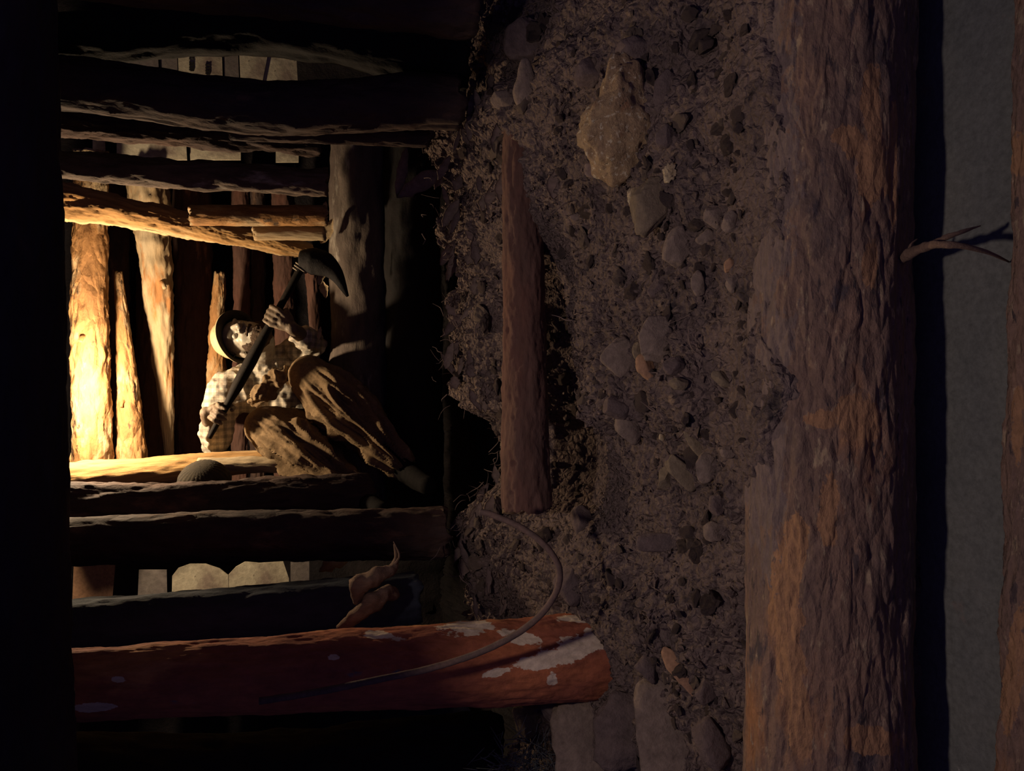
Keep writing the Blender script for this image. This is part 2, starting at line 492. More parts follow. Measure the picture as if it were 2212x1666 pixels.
def ground_z(X, Y, detail=True):
    X = np.asarray(X, float); Y = np.asarray(Y, float)
    Ye = np.interp(X, ev[:, 0], ev[:, 1]); Ze = np.interp(X, ev[:, 0], ev[:, 2])
    Ye = Ye + .05 * vnoise(np.stack([X * 6, X * 0, X * 0], -1), 3)
    s = (Y - Y0) / (Ye - Y0)
    Zb = Z0 + .035 + .05 * np.clip((X + .45) / .35, 0, 1) + .012 * vnoise(np.stack([X * 4, X * 0, X * 0], -1), 31)
    z = Zb + (Ze - Zb) * np.clip(s, 0, 1) ** 1.0
    # earth drifted up over the back of the ground log
    up_ = np.clip((X + .30) / .25, 0, 1) * (.6 + .4 * vnoise(np.stack([X * 5, X * 0, X * 0], -1), 33))
    reach = 1.075 + .05 * (1 - up_)
    z = z + (.262 - z) * up_ * np.clip((1.32 - Y) / .13, 0, 1) - np.clip(reach - Y, 0, None) * 2.2
    # hollow under the leaning log
    hx = (X + .02) / .42; hy = (Y - 2.03) / .16
    z = z - .17 * np.exp(-(hx ** 4) - hy ** 2)
    over = np.clip(Y - Ye, 0, None)
    z = np.where(over > 0, np.maximum(z - over * 5.5, .10 - .1 * np.clip((Y - 2.7), 0, 1)), z)
    if detail:
        q = np.stack([X, Y, X * 0], -1)
        z = z + .022 * fbm(q * 7, 5, 40, .55)
        q2 = q * 16 + .5 * np.stack([vnoise(q * 22, 1), vnoise(q * 22, 2), X * 0], -1)
        f1, f2, ci = worley(q2, 60); e = np.clip((f2 - f1) * 2.2, 0, 1)
        w = np.clip((vnoise(q * 3.2, 77) + .35), 0, 1) * np.clip((Y - 1.22) * 4, .15, 1)
        z = z + .046 * w * (e ** .6) * (ci - .2)
        f1, f2, ci = worley(q * 42, 61); e = np.clip((f2 - f1) * 2.2, 0, 1)
        z = z + .013 * e * ci * np.clip((Y - 1.2) * 6, .2, 1)
        z = z + .004 * fbm(q * 90, 3, 44, .6)
    return z


nx, ny = 900, 430
gx = np.linspace(-1.75, 1.75, nx); gy = np.concatenate([np.linspace(1.03, 2.75, ny - 40), np.linspace(2.77, 4.6, 40)])
GX, GY = np.meshgrid(gx, gy, indexing='xy')
gz = ground_z(GX.ravel(), GY.ravel())
gv = np.stack([GX.ravel(), GY.ravel(), gz], -1)
# sideways crumble so the steep face is ragged
gv[:, 1] += .03 * fbm(gv * 9, 4, 90)
gfc = grid_faces(ny, nx, False); cenx = gv[gfc[:, 0], 0]; ceny = gv[gfc[:, 0], 1]
pit = (ceny > np.interp(cenx, ev[:, 0], ev[:, 1]) + .13).astype(int).tolist()  # pit floor takes the darker rock, its deep shade put into the colour
rub = mesh_obj('floor', gv, gfc, None, mats=[M['soil'], M['rock']], mi=pit)
struct(rub)


def hit(px, py):
    """where the sight line through a pixel meets the bank"""
    d = FW + DN * ((px - 1106) / FPX) + XR * ((833 - py) / FPX)
    ys = np.linspace(1.0, 3.2, 500)
    pts = CAM + d[None] * (ys / d[1])[:, None]
    z = ground_z(pts[:, 0], pts[:, 1], False)
    k = np.argmax(pts[:, 2] < z) if np.any(pts[:, 2] < z) else 300
    p = pts[k].copy(); p[2] = ground_z([p[0]], [p[1]])[0]
    return p


# viewing gallery floor in front of the log
n = 140
fx = np.linspace(-1.75, 1.75, n); fy = np.linspace(-.8, 1.16, n); FX, FY = np.meshgrid(fx, fy)
fz = -.035 + .006 * fbm(np.stack([FX.ravel(), FY.ravel(), FX.ravel() * 0], -1) * 5, 4, 5)
struct(mesh_obj('floor_gallery', np.stack([FX.ravel(), FY.ravel(), fz], -1), grid_faces(n, n, False), M['floor_grey']))


def rockwall(name, o, u, v, nu=90, nv=60, amp=.12, seed=0, m_=None):
    o, u, v = map(lambda a: np.asarray(a, float), (o, u, v)); nn = np.cross(u, v); nn /= np.linalg.norm(nn)
    a, b = np.meshgrid(np.linspace(0, 1, nu), np.linspace(0, 1, nv))
    p = o + a.ravel()[:, None] * u + b.ravel()[:, None] * v
    p = p + nn * (amp * fbm(p * 2.2, 5, seed))[:, None]
    return struct(mesh_obj(name, p, grid_faces(nv, nu, False), m_ or M['rock']))


rockwall('wall_back', (-2.3, 4.35, -.4), (4.6, 0, 0), (0, 0, 3.4), seed=3)
rockwall('wall_left', (-2.2, 1.2, -.2), (0, 3.3, 0), (0, 0, 3.1), seed=4)
rockwall('wall_right', (2.2, 4.5, -.2), (0, -3.3, 0), (0, 0, 3.1), seed=5)
rockwall('ceiling', (-2.3, 1.75, 2.45), (4.6, 0, 0), (0, 2.8, 0), seed=6)

v, f = rock_geo(5, (.36, .022, .22), 4, 0, .9, .02, lambda q: 1 / (np.abs(q) ** 8).sum(1) ** .125)
struct(mesh_obj('shade_board', v * .82, f, M['bark_dark'], loc=(-.60, 1.10, 1.69)))      # unseen board added over the gallery to shade the peeling prop
rockwall('ceiling_gallery', (-2.2, 1.50, 1.66), (4.4, 0, 0), (0, 1.0, .16), amp=.02, seed=9)

# ------------------------------------------------------------------ timbers
plog('ground_log', (1795, -620, 1.11, 313), (1782, 1960, 1.11, 330), M['big_log'], 'huge flaking reddish-brown log lying across the ground in front of the rubble',
     cat='log', nz=760, nth=300, knob=.03, bark=.024, plates=.030, bend=.003, seed=3, ends=M['endgrain'])
plog('cap_beam', (30, -300, 1.5, 150), (62, 1980, 1.5, 195), M['bark_beam'], 'dark rusty roof beam running overhead across all the props',
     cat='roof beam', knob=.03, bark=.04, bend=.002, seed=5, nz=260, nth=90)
plog('edge_log', (2232, -200, .80, 110), (2225, 1900, .80, 170), M['big_log'], 'brown weathered log half sunk at the very edge of the grey floor, nearest the viewer',
     cat='log', knob=.10, bark=.06, plates=.05, bend=.006, seed=8, nz=400, nth=120)
plog('half_buried_log', (1118, 215, 2.08, 74), (1140, 1100, 1.93, 105), M['log2'], 'slim dusty red log lying across the hollow in the rubble bank',
     cat='log', knob=.05, bark=.05, bend=.008, seed=12, nz=300, nth=90, plates=.03, ends=M['endgrain'])

def paint(o, attr, spots):
    """patch mask on a thing: spots = (px, py, half width, half height, turn) of each patch as the photograph shows it"""
    bpy.context.view_layer.update()
    me = o.data; n_ = len(me.vertices); co = np.empty(n_ * 3); me.vertices.foreach_get('co', co); co = co.reshape(-1, 3)
    mw = np.array(o.matrix_world); w_ = co @ mw[:3, :3].T + mw[:3, 3]
    rel = w_ - CAM; dp = rel @ FW; px = 1106 + FPX * (rel @ DN) / dp; py = 833 - FPX * (rel @ XR) / dp
    val = np.full(n_, -1.0)
    for (cx, cy, a, b, an) in spots:
        c_, s_ = math.cos(an), math.sin(an); dx, dy = px - cx, py - cy
        u = (dx * c_ + dy * s_) / a; v_ = (-dx * s_ + dy * c_) / b
        val = np.maximum(val, 1 - .5 * (u ** 2 + v_ ** 2))
    val = np.clip(val, -1, 1)
    at = me.attributes.new(attr, 'FLOAT', 'POINT'); at.data.foreach_set('value', val)


paint(bpy.data.objects['ground_log'], 'peel', [(1885, 385, 30, 75, 0), (1840, 300, 40, 40, 0), (1880, 560, 16, 60, 0), (1700, 1330, 36, 150, -.1), (1725, 1560, 24, 130, -.15), (1718, 1180, 26, 60, 0),
                                               (1850, 900, 45, 60, 0), (1930, 380, 8, 160, 0), (1780, 905, 40, 20, 0), (1880, 230, 20, 90, 0), (1880, 1600, 60, 30, 0), (1790, 1100, 22, 70, 0)])
paint(bpy.data.objects['ground_log'], 'dust', [(1640, 300, 75, 500, 0), (1650, 900, 45, 300, 0)])
bpy.data.objects['edge_log'].location.z -= .03
paint(bpy.data.objects['edge_log'], 'peel', [(2195, 335, 30, 40, 0), (2190, 1450, 20, 120, .1), (2200, 900, 15, 80, 0)])
kp = P(1676, 1330, 1.185)
v, f = rock_geo(77, (.012, .021, .006), 3, 4, .9, .25)
kn = mesh_obj('knot', v, f, M['bark_dark'], loc=kp); world_parent(kn, bpy.data.objects['ground_log']); kn['label'] = 'dark knot'
# props, right side of the drift (top of the picture)
DK = M['bark_dark']
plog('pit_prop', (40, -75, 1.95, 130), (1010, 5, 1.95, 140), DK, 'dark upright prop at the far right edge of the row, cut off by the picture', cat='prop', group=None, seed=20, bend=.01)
plog('pit_prop', (70, 86, 2.25, 100), (995, 128, 2.25, 118), M['shade'], sag=(.062, 0, 0), label= 'dark upright prop behind the cream boards gap, second from the right edge', cat='prop', seed=21, bend=.006, knob=.10)
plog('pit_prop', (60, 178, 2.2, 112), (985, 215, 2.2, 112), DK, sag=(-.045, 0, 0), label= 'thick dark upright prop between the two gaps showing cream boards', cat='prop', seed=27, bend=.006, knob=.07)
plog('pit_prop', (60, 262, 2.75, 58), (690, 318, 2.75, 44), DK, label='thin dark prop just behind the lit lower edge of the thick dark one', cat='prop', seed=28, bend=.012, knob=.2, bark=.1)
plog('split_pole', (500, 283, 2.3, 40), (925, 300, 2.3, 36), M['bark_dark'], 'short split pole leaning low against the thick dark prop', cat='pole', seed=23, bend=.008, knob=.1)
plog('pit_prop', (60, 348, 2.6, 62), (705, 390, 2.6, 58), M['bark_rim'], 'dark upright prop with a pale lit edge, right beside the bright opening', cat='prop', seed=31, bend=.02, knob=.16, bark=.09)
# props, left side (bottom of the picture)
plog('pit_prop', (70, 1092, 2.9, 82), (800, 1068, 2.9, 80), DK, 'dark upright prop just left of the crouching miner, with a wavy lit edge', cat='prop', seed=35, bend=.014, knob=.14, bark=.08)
plog('pit_prop', (60, 1640, 2.45, 150), (1070, 1625, 2.45, 150), M['shade'], 'added black upright prop that darkens the corner beyond the peeling one', cat='prop', seed=43)  # prop added to block lamplight and keep this corner dark
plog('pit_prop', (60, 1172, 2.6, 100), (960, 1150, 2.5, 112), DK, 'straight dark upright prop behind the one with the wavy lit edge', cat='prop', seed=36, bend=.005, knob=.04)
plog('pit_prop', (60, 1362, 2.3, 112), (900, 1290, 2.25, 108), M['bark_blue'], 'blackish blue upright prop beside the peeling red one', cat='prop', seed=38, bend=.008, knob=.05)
plog('peeling_prop', (60, 1484, 1.88, 140), (1420, 1408, 1.86, 185), M['peeled'], 'thick reddish prop with cream patches where the bark peeled off',
     cat='prop', seed=41, bend=.004, knob=.035, bark=.03, plates=.02, nz=420, nth=160)
paint(bpy.data.objects['peeling_prop'], 'peel', [(1245, 1395, 82, 24, -.25), (1175, 1432, 55, 15, -.1), (1010, 1357, 55, 16, -.1), (1120, 1378, 45, 14, .25), (1075, 1452, 30, 8, -.25), (1192, 1466, 11, 18, 0),
                                                (830, 1375, 40, 9, .1), (205, 1528, 40, 9, 0), (255, 1468, 14, 6, 0), (1240, 1338, 34, 8, 0), (1300, 1370, 26, 16, 0), (720, 1420, 14, 6, 0)])

# lit frame of the working
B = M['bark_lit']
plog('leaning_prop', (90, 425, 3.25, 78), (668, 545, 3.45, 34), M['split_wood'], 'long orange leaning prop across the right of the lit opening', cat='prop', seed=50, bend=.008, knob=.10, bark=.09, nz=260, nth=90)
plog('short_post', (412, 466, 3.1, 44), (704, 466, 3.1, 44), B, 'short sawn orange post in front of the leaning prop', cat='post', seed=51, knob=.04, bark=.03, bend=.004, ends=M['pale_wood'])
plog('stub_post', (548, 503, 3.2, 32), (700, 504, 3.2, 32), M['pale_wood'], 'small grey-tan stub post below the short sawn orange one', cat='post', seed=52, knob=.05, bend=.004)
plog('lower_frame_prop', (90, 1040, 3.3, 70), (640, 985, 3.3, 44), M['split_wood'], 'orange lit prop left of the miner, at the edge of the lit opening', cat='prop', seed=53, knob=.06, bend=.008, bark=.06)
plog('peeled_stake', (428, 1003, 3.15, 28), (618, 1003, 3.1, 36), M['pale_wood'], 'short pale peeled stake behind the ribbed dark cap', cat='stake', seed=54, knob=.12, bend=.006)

# lagging logs stacked across the back of the working
lag = [
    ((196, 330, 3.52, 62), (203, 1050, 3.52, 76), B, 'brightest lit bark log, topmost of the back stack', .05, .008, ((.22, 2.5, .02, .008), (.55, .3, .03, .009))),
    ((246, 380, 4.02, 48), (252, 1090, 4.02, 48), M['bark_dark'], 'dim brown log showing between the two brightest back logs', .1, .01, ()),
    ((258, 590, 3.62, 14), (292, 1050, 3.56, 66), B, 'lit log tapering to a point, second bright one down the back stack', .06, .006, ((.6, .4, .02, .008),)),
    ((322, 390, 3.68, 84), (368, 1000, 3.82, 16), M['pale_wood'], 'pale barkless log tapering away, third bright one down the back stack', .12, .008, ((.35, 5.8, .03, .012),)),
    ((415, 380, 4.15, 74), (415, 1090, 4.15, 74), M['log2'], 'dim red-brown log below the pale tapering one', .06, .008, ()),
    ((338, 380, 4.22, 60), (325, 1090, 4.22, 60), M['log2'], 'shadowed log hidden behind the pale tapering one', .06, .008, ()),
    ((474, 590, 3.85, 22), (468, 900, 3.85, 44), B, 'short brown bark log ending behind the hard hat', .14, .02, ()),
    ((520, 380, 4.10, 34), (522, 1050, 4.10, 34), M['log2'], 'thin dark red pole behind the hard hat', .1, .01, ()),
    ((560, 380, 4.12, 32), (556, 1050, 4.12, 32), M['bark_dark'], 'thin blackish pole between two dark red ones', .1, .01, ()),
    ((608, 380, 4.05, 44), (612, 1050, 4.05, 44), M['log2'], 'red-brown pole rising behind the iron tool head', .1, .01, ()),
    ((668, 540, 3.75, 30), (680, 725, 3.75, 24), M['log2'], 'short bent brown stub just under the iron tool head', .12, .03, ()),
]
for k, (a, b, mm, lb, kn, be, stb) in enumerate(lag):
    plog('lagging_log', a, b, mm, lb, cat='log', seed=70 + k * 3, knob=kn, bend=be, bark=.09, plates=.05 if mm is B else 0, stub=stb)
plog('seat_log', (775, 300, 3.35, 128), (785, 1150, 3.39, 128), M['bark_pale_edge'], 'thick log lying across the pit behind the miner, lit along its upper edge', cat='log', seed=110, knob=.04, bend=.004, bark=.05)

plog('pit_log', (888, 250, 3.22, 120), (900, 1180, 3.22, 120), M['shade'], 'black log lying in the pit in front of the thick seat log', cat='log', seed=117, knob=.05, bend=.004)

# ------------------------------------------------------------------ boards behind the props


def board(pxs, Y, m_, label, th=.012, name='wall_board', cat='board', group=None):
    """flat board facing the drift; pxs outline pixels"""
    pts = [P(x, y, Y) for x, y in pxs]
    n = len(pts); c = np.mean(pts, 0)
    v = [p - c for p in pts] + [p - c + np.array([0, th, 0]) for p in pts]
    f = [list(range(n))[::-1], list(range(n, 2 * n))] + [[k, (k + 1) % n, n + (k + 1) % n, n + k] for k in range(n)]
    o = mesh_obj(name, v, f, m_, loc=c, smooth=False)
    return tag(o, label, cat, group)


bd = board([(382, 60), (388, 210), (482, 210), (478, 60)], 3.7, M['board'], 'cream board with black stencilled characters, seen in the upper gap')
board([(270, 60), (270, 210), (346, 210), (338, 60)], 3.7, M['board_grey'], 'narrow brownish board at the high end of the gap, beside the dark grey one')
board([(342, 60), (351, 210), (386, 210), (380, 60)], 3.72, M['board_grey'], 'dark grey board between the brownish and the stencilled cream one')
board([(480, 60), (486, 210), (518, 210), (512, 60)], 3.71, M['board_grey'], 'grey-brown board just below the stencilled cream one')
board([(516, 95), (521, 210), (560, 210), (590, 60)], 3.7, M['board'], 'crumpled cream board below the grey-brown one')
board([(563, 120), (563, 210), (645, 210), (640, 120)], 3.72, M['board'], 'last cream board at the low end of the upper gap')
board([(200, 270), (200, 345), (228, 345), (225, 270)], 3.70, M['board'], 'small orange-lit board end high in the gap beside the thick prop')
board([(252, 270), (252, 345), (404, 345), (400, 270)], 3.68, M['board'], 'cream board lit orange in the gap beside the thick prop')
board([(407, 270), (411, 345), (520, 345), (520, 270)], 3.70, M['board'], 'cream board just below the orange-lit one')
board([(596, 270), (596, 350), (645, 350), (645, 270)], 3.70, M['board'], 'small cream board end low in the gap beside the thick prop')
board([(160, 1200), (155, 1330), (240, 1330), (250, 1200)], 3.78, M['stone_orange'], 'brown board high in the gap beside the blackish blue prop')
board([(300, 1232), (296, 1330), (362, 1330), (360, 1232)], 3.78, M['board_grey'], 'stained brown board above the two cream ones in the lower gap')
board([(370, 1290 + 10), (372, 1245), (385, 1228), (410, 1219), (445, 1219), (475, 1229), (493, 1243), (495, 1330), (370, 1330)][1:], 3.78, M['board'], 'round-topped cream board with black stains in the lower gap')
board([(496, 1330), (494, 1242), (510, 1225), (530, 1214), (560, 1217), (612, 1214), (624, 1250), (626, 1330)], 3.78, M['board'], 'brightest cream board at the low end of the lower gap')
board([(628, 1190), (628, 1300), (668, 1300), (668, 1190)], 3.78, M['board_grey'], 'dark board scrap after the brightest cream board')
# stencilled characters: short black bars, one glyph after the other down the board
ink_v = []; ink_f = []


def inkbox(px, py, w, h, Y=3.694):
    pts = [P(px - w / 2, py - h / 2, Y), P(px + w / 2, py - h / 2, Y), P(px + w / 2, py + h / 2, Y), P(px - w / 2, py + h / 2, Y)]
    b = len(ink_v); ink_v.extend([p for p in pts] + [p + np.array([0, .004, 0]) for p in pts])
    ink_f.extend([[b, b + 1, b + 2, b + 3], [b + 7, b + 6, b + 5, b + 4]] + [[b + k, b + 4 + k, b + 4 + (k + 1) % 4, b + (k + 1) % 4] for k in range(4)])


for col, ys in ((414, (116, 121, 126, 134, 139, 145, 150)), (449, (102, 107, 140, 146, 152, 158))):
    for k, y in enumerate(ys):
        inkbox(col - 4, y, 3, 3.4); inkbox(col + 4, y, 3, 3.4); inkbox(col, y + (1 if k % 2 else 0), 6, 1.3)
        if k > 3:
            inkbox(col + 1, y + 2.4, 8, 2)
c = np.mean(ink_v, 0)
ik = mesh_obj('stencil_lettering', np.array(ink_v) - c, ink_f, M['ink'], loc=c, smooth=False); world_parent(ik, bd)
ik['label'] = 'black stencilled characters'

# ------------------------------------------------------------------ mine lamp behind the beam (bulb, cage, socket)
lamp = empty('mine_lamp', LAMP); tag(lamp, 'glowing caged bulb hidden just above the roof beam beside the brightest log', 'lamp')
v, f = ICO[3]
em = bpy.data.materials.new('glowing bulb'); em.use_nodes = True
em.node_tree.nodes['Principled BSDF'].inputs['Emission Color'].default_value = (1, .72, .4, 1)
em.node_tree.nodes['Principled BSDF'].inputs['Emission Strength'].default_value = 30
vb = v * .022; vb[:, 2] = np.where(vb[:, 2] > 0, vb[:, 2] * 1.4, vb[:, 2])
bulb = mesh_obj('bulb', vb, f, em, parent=lamp); bulb.visible_shadow = True
lamp_light = bpy.data.objects['mine_lamp_light']
lamp_light.location = V(LAMP + np.array([0, -.03, -.05]))
tube('socket', [(0, 0, .028), (0, 0, .05), (0, 0, .085)], [.014, .02, .017], M['iron'], parent=lamp)
tube('cord', [(0, 0, .08), (.02, .02, .2), (.0, .05, .4), (0, .05, .52)], .004, M['cord'], n=8, parent=lamp)

# ------------------------------------------------------------------ stones
def stone(px, py, w, h, m_, label, seed, ang=0, thick=.7, cuts=12, cut=.62, sub=4, name='stone', cat='stone', lift=.25, shape=None, rough_=.05, group=None):
    """w, h = picture size of the stone (across, down) in px; ang turns it in the picture"""
    p = hit(px, py); s = dep(p) / FPX
    a, b = w / 2 * s, h / 2 * s; c_ = min(a, b) * thick
    v, f = rock_geo(seed, (1, 1, 1), sub, cuts, cut, rough_, shape)
    v = v * np.array([a, b, c_])
    ca, sa = math.cos(ang), math.sin(ang)
    x = v[:, 0] * ca - v[:, 1] * sa; y = v[:, 0] * sa + v[:, 1] * ca
    view = (p - CAM); view /= np.linalg.norm(view)
    ex = DN - view * np.dot(DN, view); ex /= np.linalg.norm(ex); ey = np.cross(ex, view); ey /= np.linalg.norm(ey)
    if ey[0] > 0:
        ey = -ey
    up = -view * .75 + np.array([0, 0, 1]) * .25; up /= np.linalg.norm(up)
    w_ = x[:, None] * ex + y[:, None] * ey + v[:, 2][:, None] * up
    o = mesh_obj(name, w_, f, m_, loc=p + up * c_ * lift)
    return tag(o, label, cat, group)


def egg(v):     # point towards picture up
    return 1 - .0 * v[:, 1] + np.where(v[:, 1] < 0, .0, 0) - .45 * np.clip(-v[:, 1], 0, 1) * np.abs(v[:, 0]) * 1.2


def drop(v):
    t = np.clip((v[:, 1] * -1 + .15) / 1.15, 0, 1)
    return 1.0 - .62 * (1 - np.abs(v[:, 1]) ** 3) * t * np.abs(v[:, 0]) ** .5



def boxy(v):
    return .92 / (np.abs(v[:, 0]) ** 5 + np.abs(v[:, 1]) ** 5 + np.abs(v[:, 2]) ** 5) ** .2


S = M
stone(1354, 262, 142, 205, S['granite'], 'big sparkling ochre granite rock, pear shaped, largest in the rubble', 1, ang=.04, thick=.75, cuts=3, cut=.95, sub=5, shape=drop, rough_=.16, lift=.7)
stone(1422, 452, 84, 122, S['stone_olive'], 'smooth oblong brown stone below the ochre granite rock', 2, ang=.35, thick=.6, cuts=14, cut=.6, lift=.6)
stone(1468, 540, 58, 90, S['stone_brown'], 'pointed half-shaded stone right after the smooth oblong one', 3, ang=.2, cuts=9, cut=.55, lift=.5, thick=.6)
stone(1458, 296, 44, 46, S['stone_dark'], 'small rounded dark stone beside the ochre granite rock', 4, lift=.5)
stone(1440, 205, 50, 90, S['stone_dark'], 'dark flat stone above the small rounded one', 5, thick=.4)
stone(1466, 376, 28, 36, S['crystal'], 'tiny glinting quartz lump above the smooth oblong stone', 6, cuts=20, rough_=.3, lift=.8)
stone(1366, 423, 26, 34, S['crystal'], 'tiny quartz lump left of the smooth oblong stone', 7, cuts=20, rough_=.3, lift=.6)
stone(1252, 470, 30, 14, S['stone_brown'], 'small pale flat pebble at the lip of the hollow', 8, lift=.7, thick=.6)
stone(1150, 35 + 60, 90, 90, S['stone_dark'], 'broad dark angular stone at the dim end of the bank', 9, cuts=8, cut=.5, thick=.4)
stone(1135, 188, 52, 96, S['stone_brown'], 'pointed triangular stone above the end of the slim red log', 10, ang=-.1, cuts=4, cut=.8, shape=drop, thick=.4, lift=.5)
stone(1085, 215, 62, 40, S['stone_brown'], 'brown oblong stone next to the pointed triangular one', 11, ang=.25, lift=.5)
stone(1290, 165, 62, 66, S['stone_dark'], 'dark angular stone to the left of the ochre granite rock', 12, cuts=8, cut=.5)
stone(1392, 112, 80, 60, S['stone_dark'], 'dark stone just past the tip of the ochre granite rock', 13)
stone(1322, 368, 88, 30, S['chip'], 'short dark plank piece under the ochre granite rock', 14, cuts=1, cut=.9, shape=boxy, name='plank_piece', cat='plank', thick=.8, lift=.5)
stone(1335, 770, 62, 66, S['stone_brown'], 'diamond-shaped flat brown stone near the lip of the hollow', 15, ang=.7, cuts=1, cut=.9, thick=.35, lift=.6, shape=boxy)
stone(1440, 735, 92, 96, S['stone_brown'], 'large flat dusty stone in the middle of the bank', 16, cuts=14, cut=.55, thick=.35, lift=.3)
stone(1409, 795, 36, 54, S['stone_orange'], 'orange-brown wedge below the large flat dusty stone', 17, ang=-.4, cuts=5, cut=.6, lift=.5, thick=.6)
stone(1378, 762, 22, 42, S['stone_olive'], 'small tan splinter beside the diamond-shaped stone', 18, ang=-.3, lift=.6)
stone(1342, 882, 60, 50, S['stone_dark'], 'dark blocky stone with a flat end, above the long grey-brown one', 19, cuts=8, cut=.5, lift=.4)
stone(1358, 925, 44, 66, S['stone_brown'], 'long grey-brown stone sloping under the dark blocky one', 20, ang=-.3, cuts=8, cut=.6, lift=.5)
stone(1496, 830, 36, 26, S['stone_olive'], 'small oval tan stone half way along the bank', 21, lift=.6)
stone(1480, 790, 40, 38, S['stone_dark'], 'lumpy dark stone just above the small oval tan one', 22, lift=.6)
stone(1555, 822, 48, 26, S['stone_olive'], 'tan elongated stone between the oval one and the ground log', 23, ang=.7, lift=.5)
stone(1490, 952, 30, 68, S['stone_olive'], 'long tan sliver lying flat near the white fleck', 24, ang=-.5, thick=.5, lift=.5, cuts=5, cut=.65)
stone(1462, 1000, 44, 30, S['stone_dark'], 'dark cap stone on top of the tan slab', 25, lift=.9, ang=.3)
stone(1474, 1022, 36, 76, S['stone_olive'], 'tan tilted slab standing out of the middle of the bank', 26, ang=-.75, cuts=3, cut=.8, lift=.7, thick=.5, shape=boxy)
stone(1440, 1030, 40, 50, S['stone_olive'], 'tan block wedged behind the tilted slab', 27, cuts=7, cut=.5, lift=.4)
stone(1532, 1008, 46, 64, S['stone_brown'], 'round brown stone on the near side of the tilted slab', 28, lift=.5)
stone(1574, 975, 34, 26, S['stone_brown'], 'small rounded stone touching the dusty flank of the ground log', 29, lift=.5)
stone(1556, 1148, 44, 46, S['stone_brown'], 'squarish brown stone beside the ground log, low in the picture', 30, cuts=7, cut=.55, lift=.5)
stone(1575, 1090, 36, 38, S['stone_dark'], 'dark round stone above the squarish brown one', 31, lift=.5)
stone(1432, 1172, 96, 36, S['stone_dark'], 'brick-like dark stone lying flat below the middle of the bank', 32, cuts=2, cut=.9, lift=.5, shape=boxy)
stone(1266, 1125, 48, 56, S['stone_dark'], 'dark rounded stone in the shaded part of the bank', 33, lift=.5)
stone(1426, 945, 12, 14, S['crystal'], 'bright white fleck of quartz on the bank', 34, cuts=16, lift=1.5)
stone(1228, 1262, 66, 80, S['stone_dark'], 'reddish dark stone inside the curve of the bent rod', 35, cuts=9, cut=.55, lift=.4)
stone(1590, 480, 34, 40, S['stone_brown'], 'light brown lump nearest the ground log in the upper cluster', 36, lift=.5)
stone(1545, 470, 38, 52, S['stone_brown'], 'brown lump second from the ground log in the upper cluster', 37, lift=.5)
stone(1528, 515, 44, 36, S['stone_brown'], 'brown lump under the other two of the upper cluster', 38, lift=.4)
stone(1583, 575, 26, 30, S['stone_orange'], 'small orange lump just below the upper cluster', 39, lift=.5)
stone(1596, 612, 26, 36, S['stone_brown'], 'small tan lump below the small orange one', 40, lift=.5)
stone(1520, 615, 32, 50, S['stone_brown'], 'upright brown lump across from the small orange one', 41, lift=.5)
stone(1420, 625, 40, 44, S['stone_dark'], 'greyish lump at the left of the upright brown one', 42, lift=.5)
stone(1484, 1450, 34, 96, S['stone_orange'], 'orange-tan stone shard leaning at the foot of the peeling prop', 43, ang=-.55, cuts=5, cut=.6, thick=.35, lift=.8)
stone(1458, 1590, 125, 210, S['stone_brown'], 'large upright grey-brown slab at the bottom edge of the picture', 44, ang=-.06, cuts=2, cut=.9, thick=.3, lift=.5, sub=5, shape=boxy)
stone(1272, 1600, 110, 170, S['stone_brown'], 'big brown boulder left of the large upright slab', 45, cuts=7, cut=.8, thick=.6, lift=.4, shape=boxy, rough_=.1)
stone(1345, 1580, 110, 130, S['stone_dark'], 'reddish dark boulder between the slab and the big brown boulder', 46, cuts=7, cut=.8, thick=.5, lift=.2, shape=boxy, rough_=.12)
stone(1235, 1545, 120, 90, S['stone_dark'], 'dark boulder tucked under the peeling prop', 47, cuts=10, cut=.55, thick=.5, lift=.1)
stone(1155, 1555, 62, 78, S['stone_olive'], 'olive rounded stone in the gloom behind the peeling prop', 48, ang=-.3, lift=.5, thick=.6)
stone(1560, 1600, 70, 110, S['stone_dark'], 'dark broken stone between the slab and the ground log', 49, ang=-.4, cuts=9, cut=.5, lift=.3)
stone(1530, 1490, 50, 60, S['stone_dark'], 'dark chunk beside the orange-tan shard', 50, cuts=9, cut=.5, lift=.3)
stone(1405, 1440, 60, 70, S['stone_dark'], 'dark chunk piled against the base of the peeling prop', 51, cuts=9, cut=.5, lift=.3)

# countless-looking but countable lumps strewn over the bank: copies of a few stones
protos = []
for k in range(10):
    v, f = rock_geo(200 + k, (1, 1, .75), 3, 9, .45, .20)
    me = bpy.data.meshes.new('rubble_stone'); me.from_pydata(v.tolist(), [], f.tolist()); me.polygons.foreach_set('use_smooth', [k % 2 == 0] * len(f))
    me.materials.append([M['stone_dark'], M['soil'], M['soil'], M['stone_dark'], M['stone_brown']][k % 5]); protos.append(me)
cnt = 0
while cnt < 280:
    px = random.uniform(1000, 1615); py = random.uniform(5, 1655)
    if 1100 < px < 1200 and 220 < py < 1090:
        continue
    if py > 1300 and px < 1380:
        continue
    p = hit(px, py); s = dep(p) / FPX * random.choice([7, 8, 9, 11, 13, 16, 21])
    o = bpy.data.objects.new('rubble_stone', protos[cnt % 10]); COL.objects.link(o)
    o.scale = (s * random.uniform(.8, 1.3), s * random.uniform(.8, 1.2), s * random.uniform(.7, 1.1))
    o.rotation_euler = (random.uniform(-.7, .7), random.uniform(-.7, .7), random.uniform(0, 6.28)); o.location = (p[0], p[1], p[2] + s * .15)
    tag(o, 'small nameless dark earthy stone among the loose rubble of the bank', 'stone', 'loose rubble stones on the bank'); cnt += 1

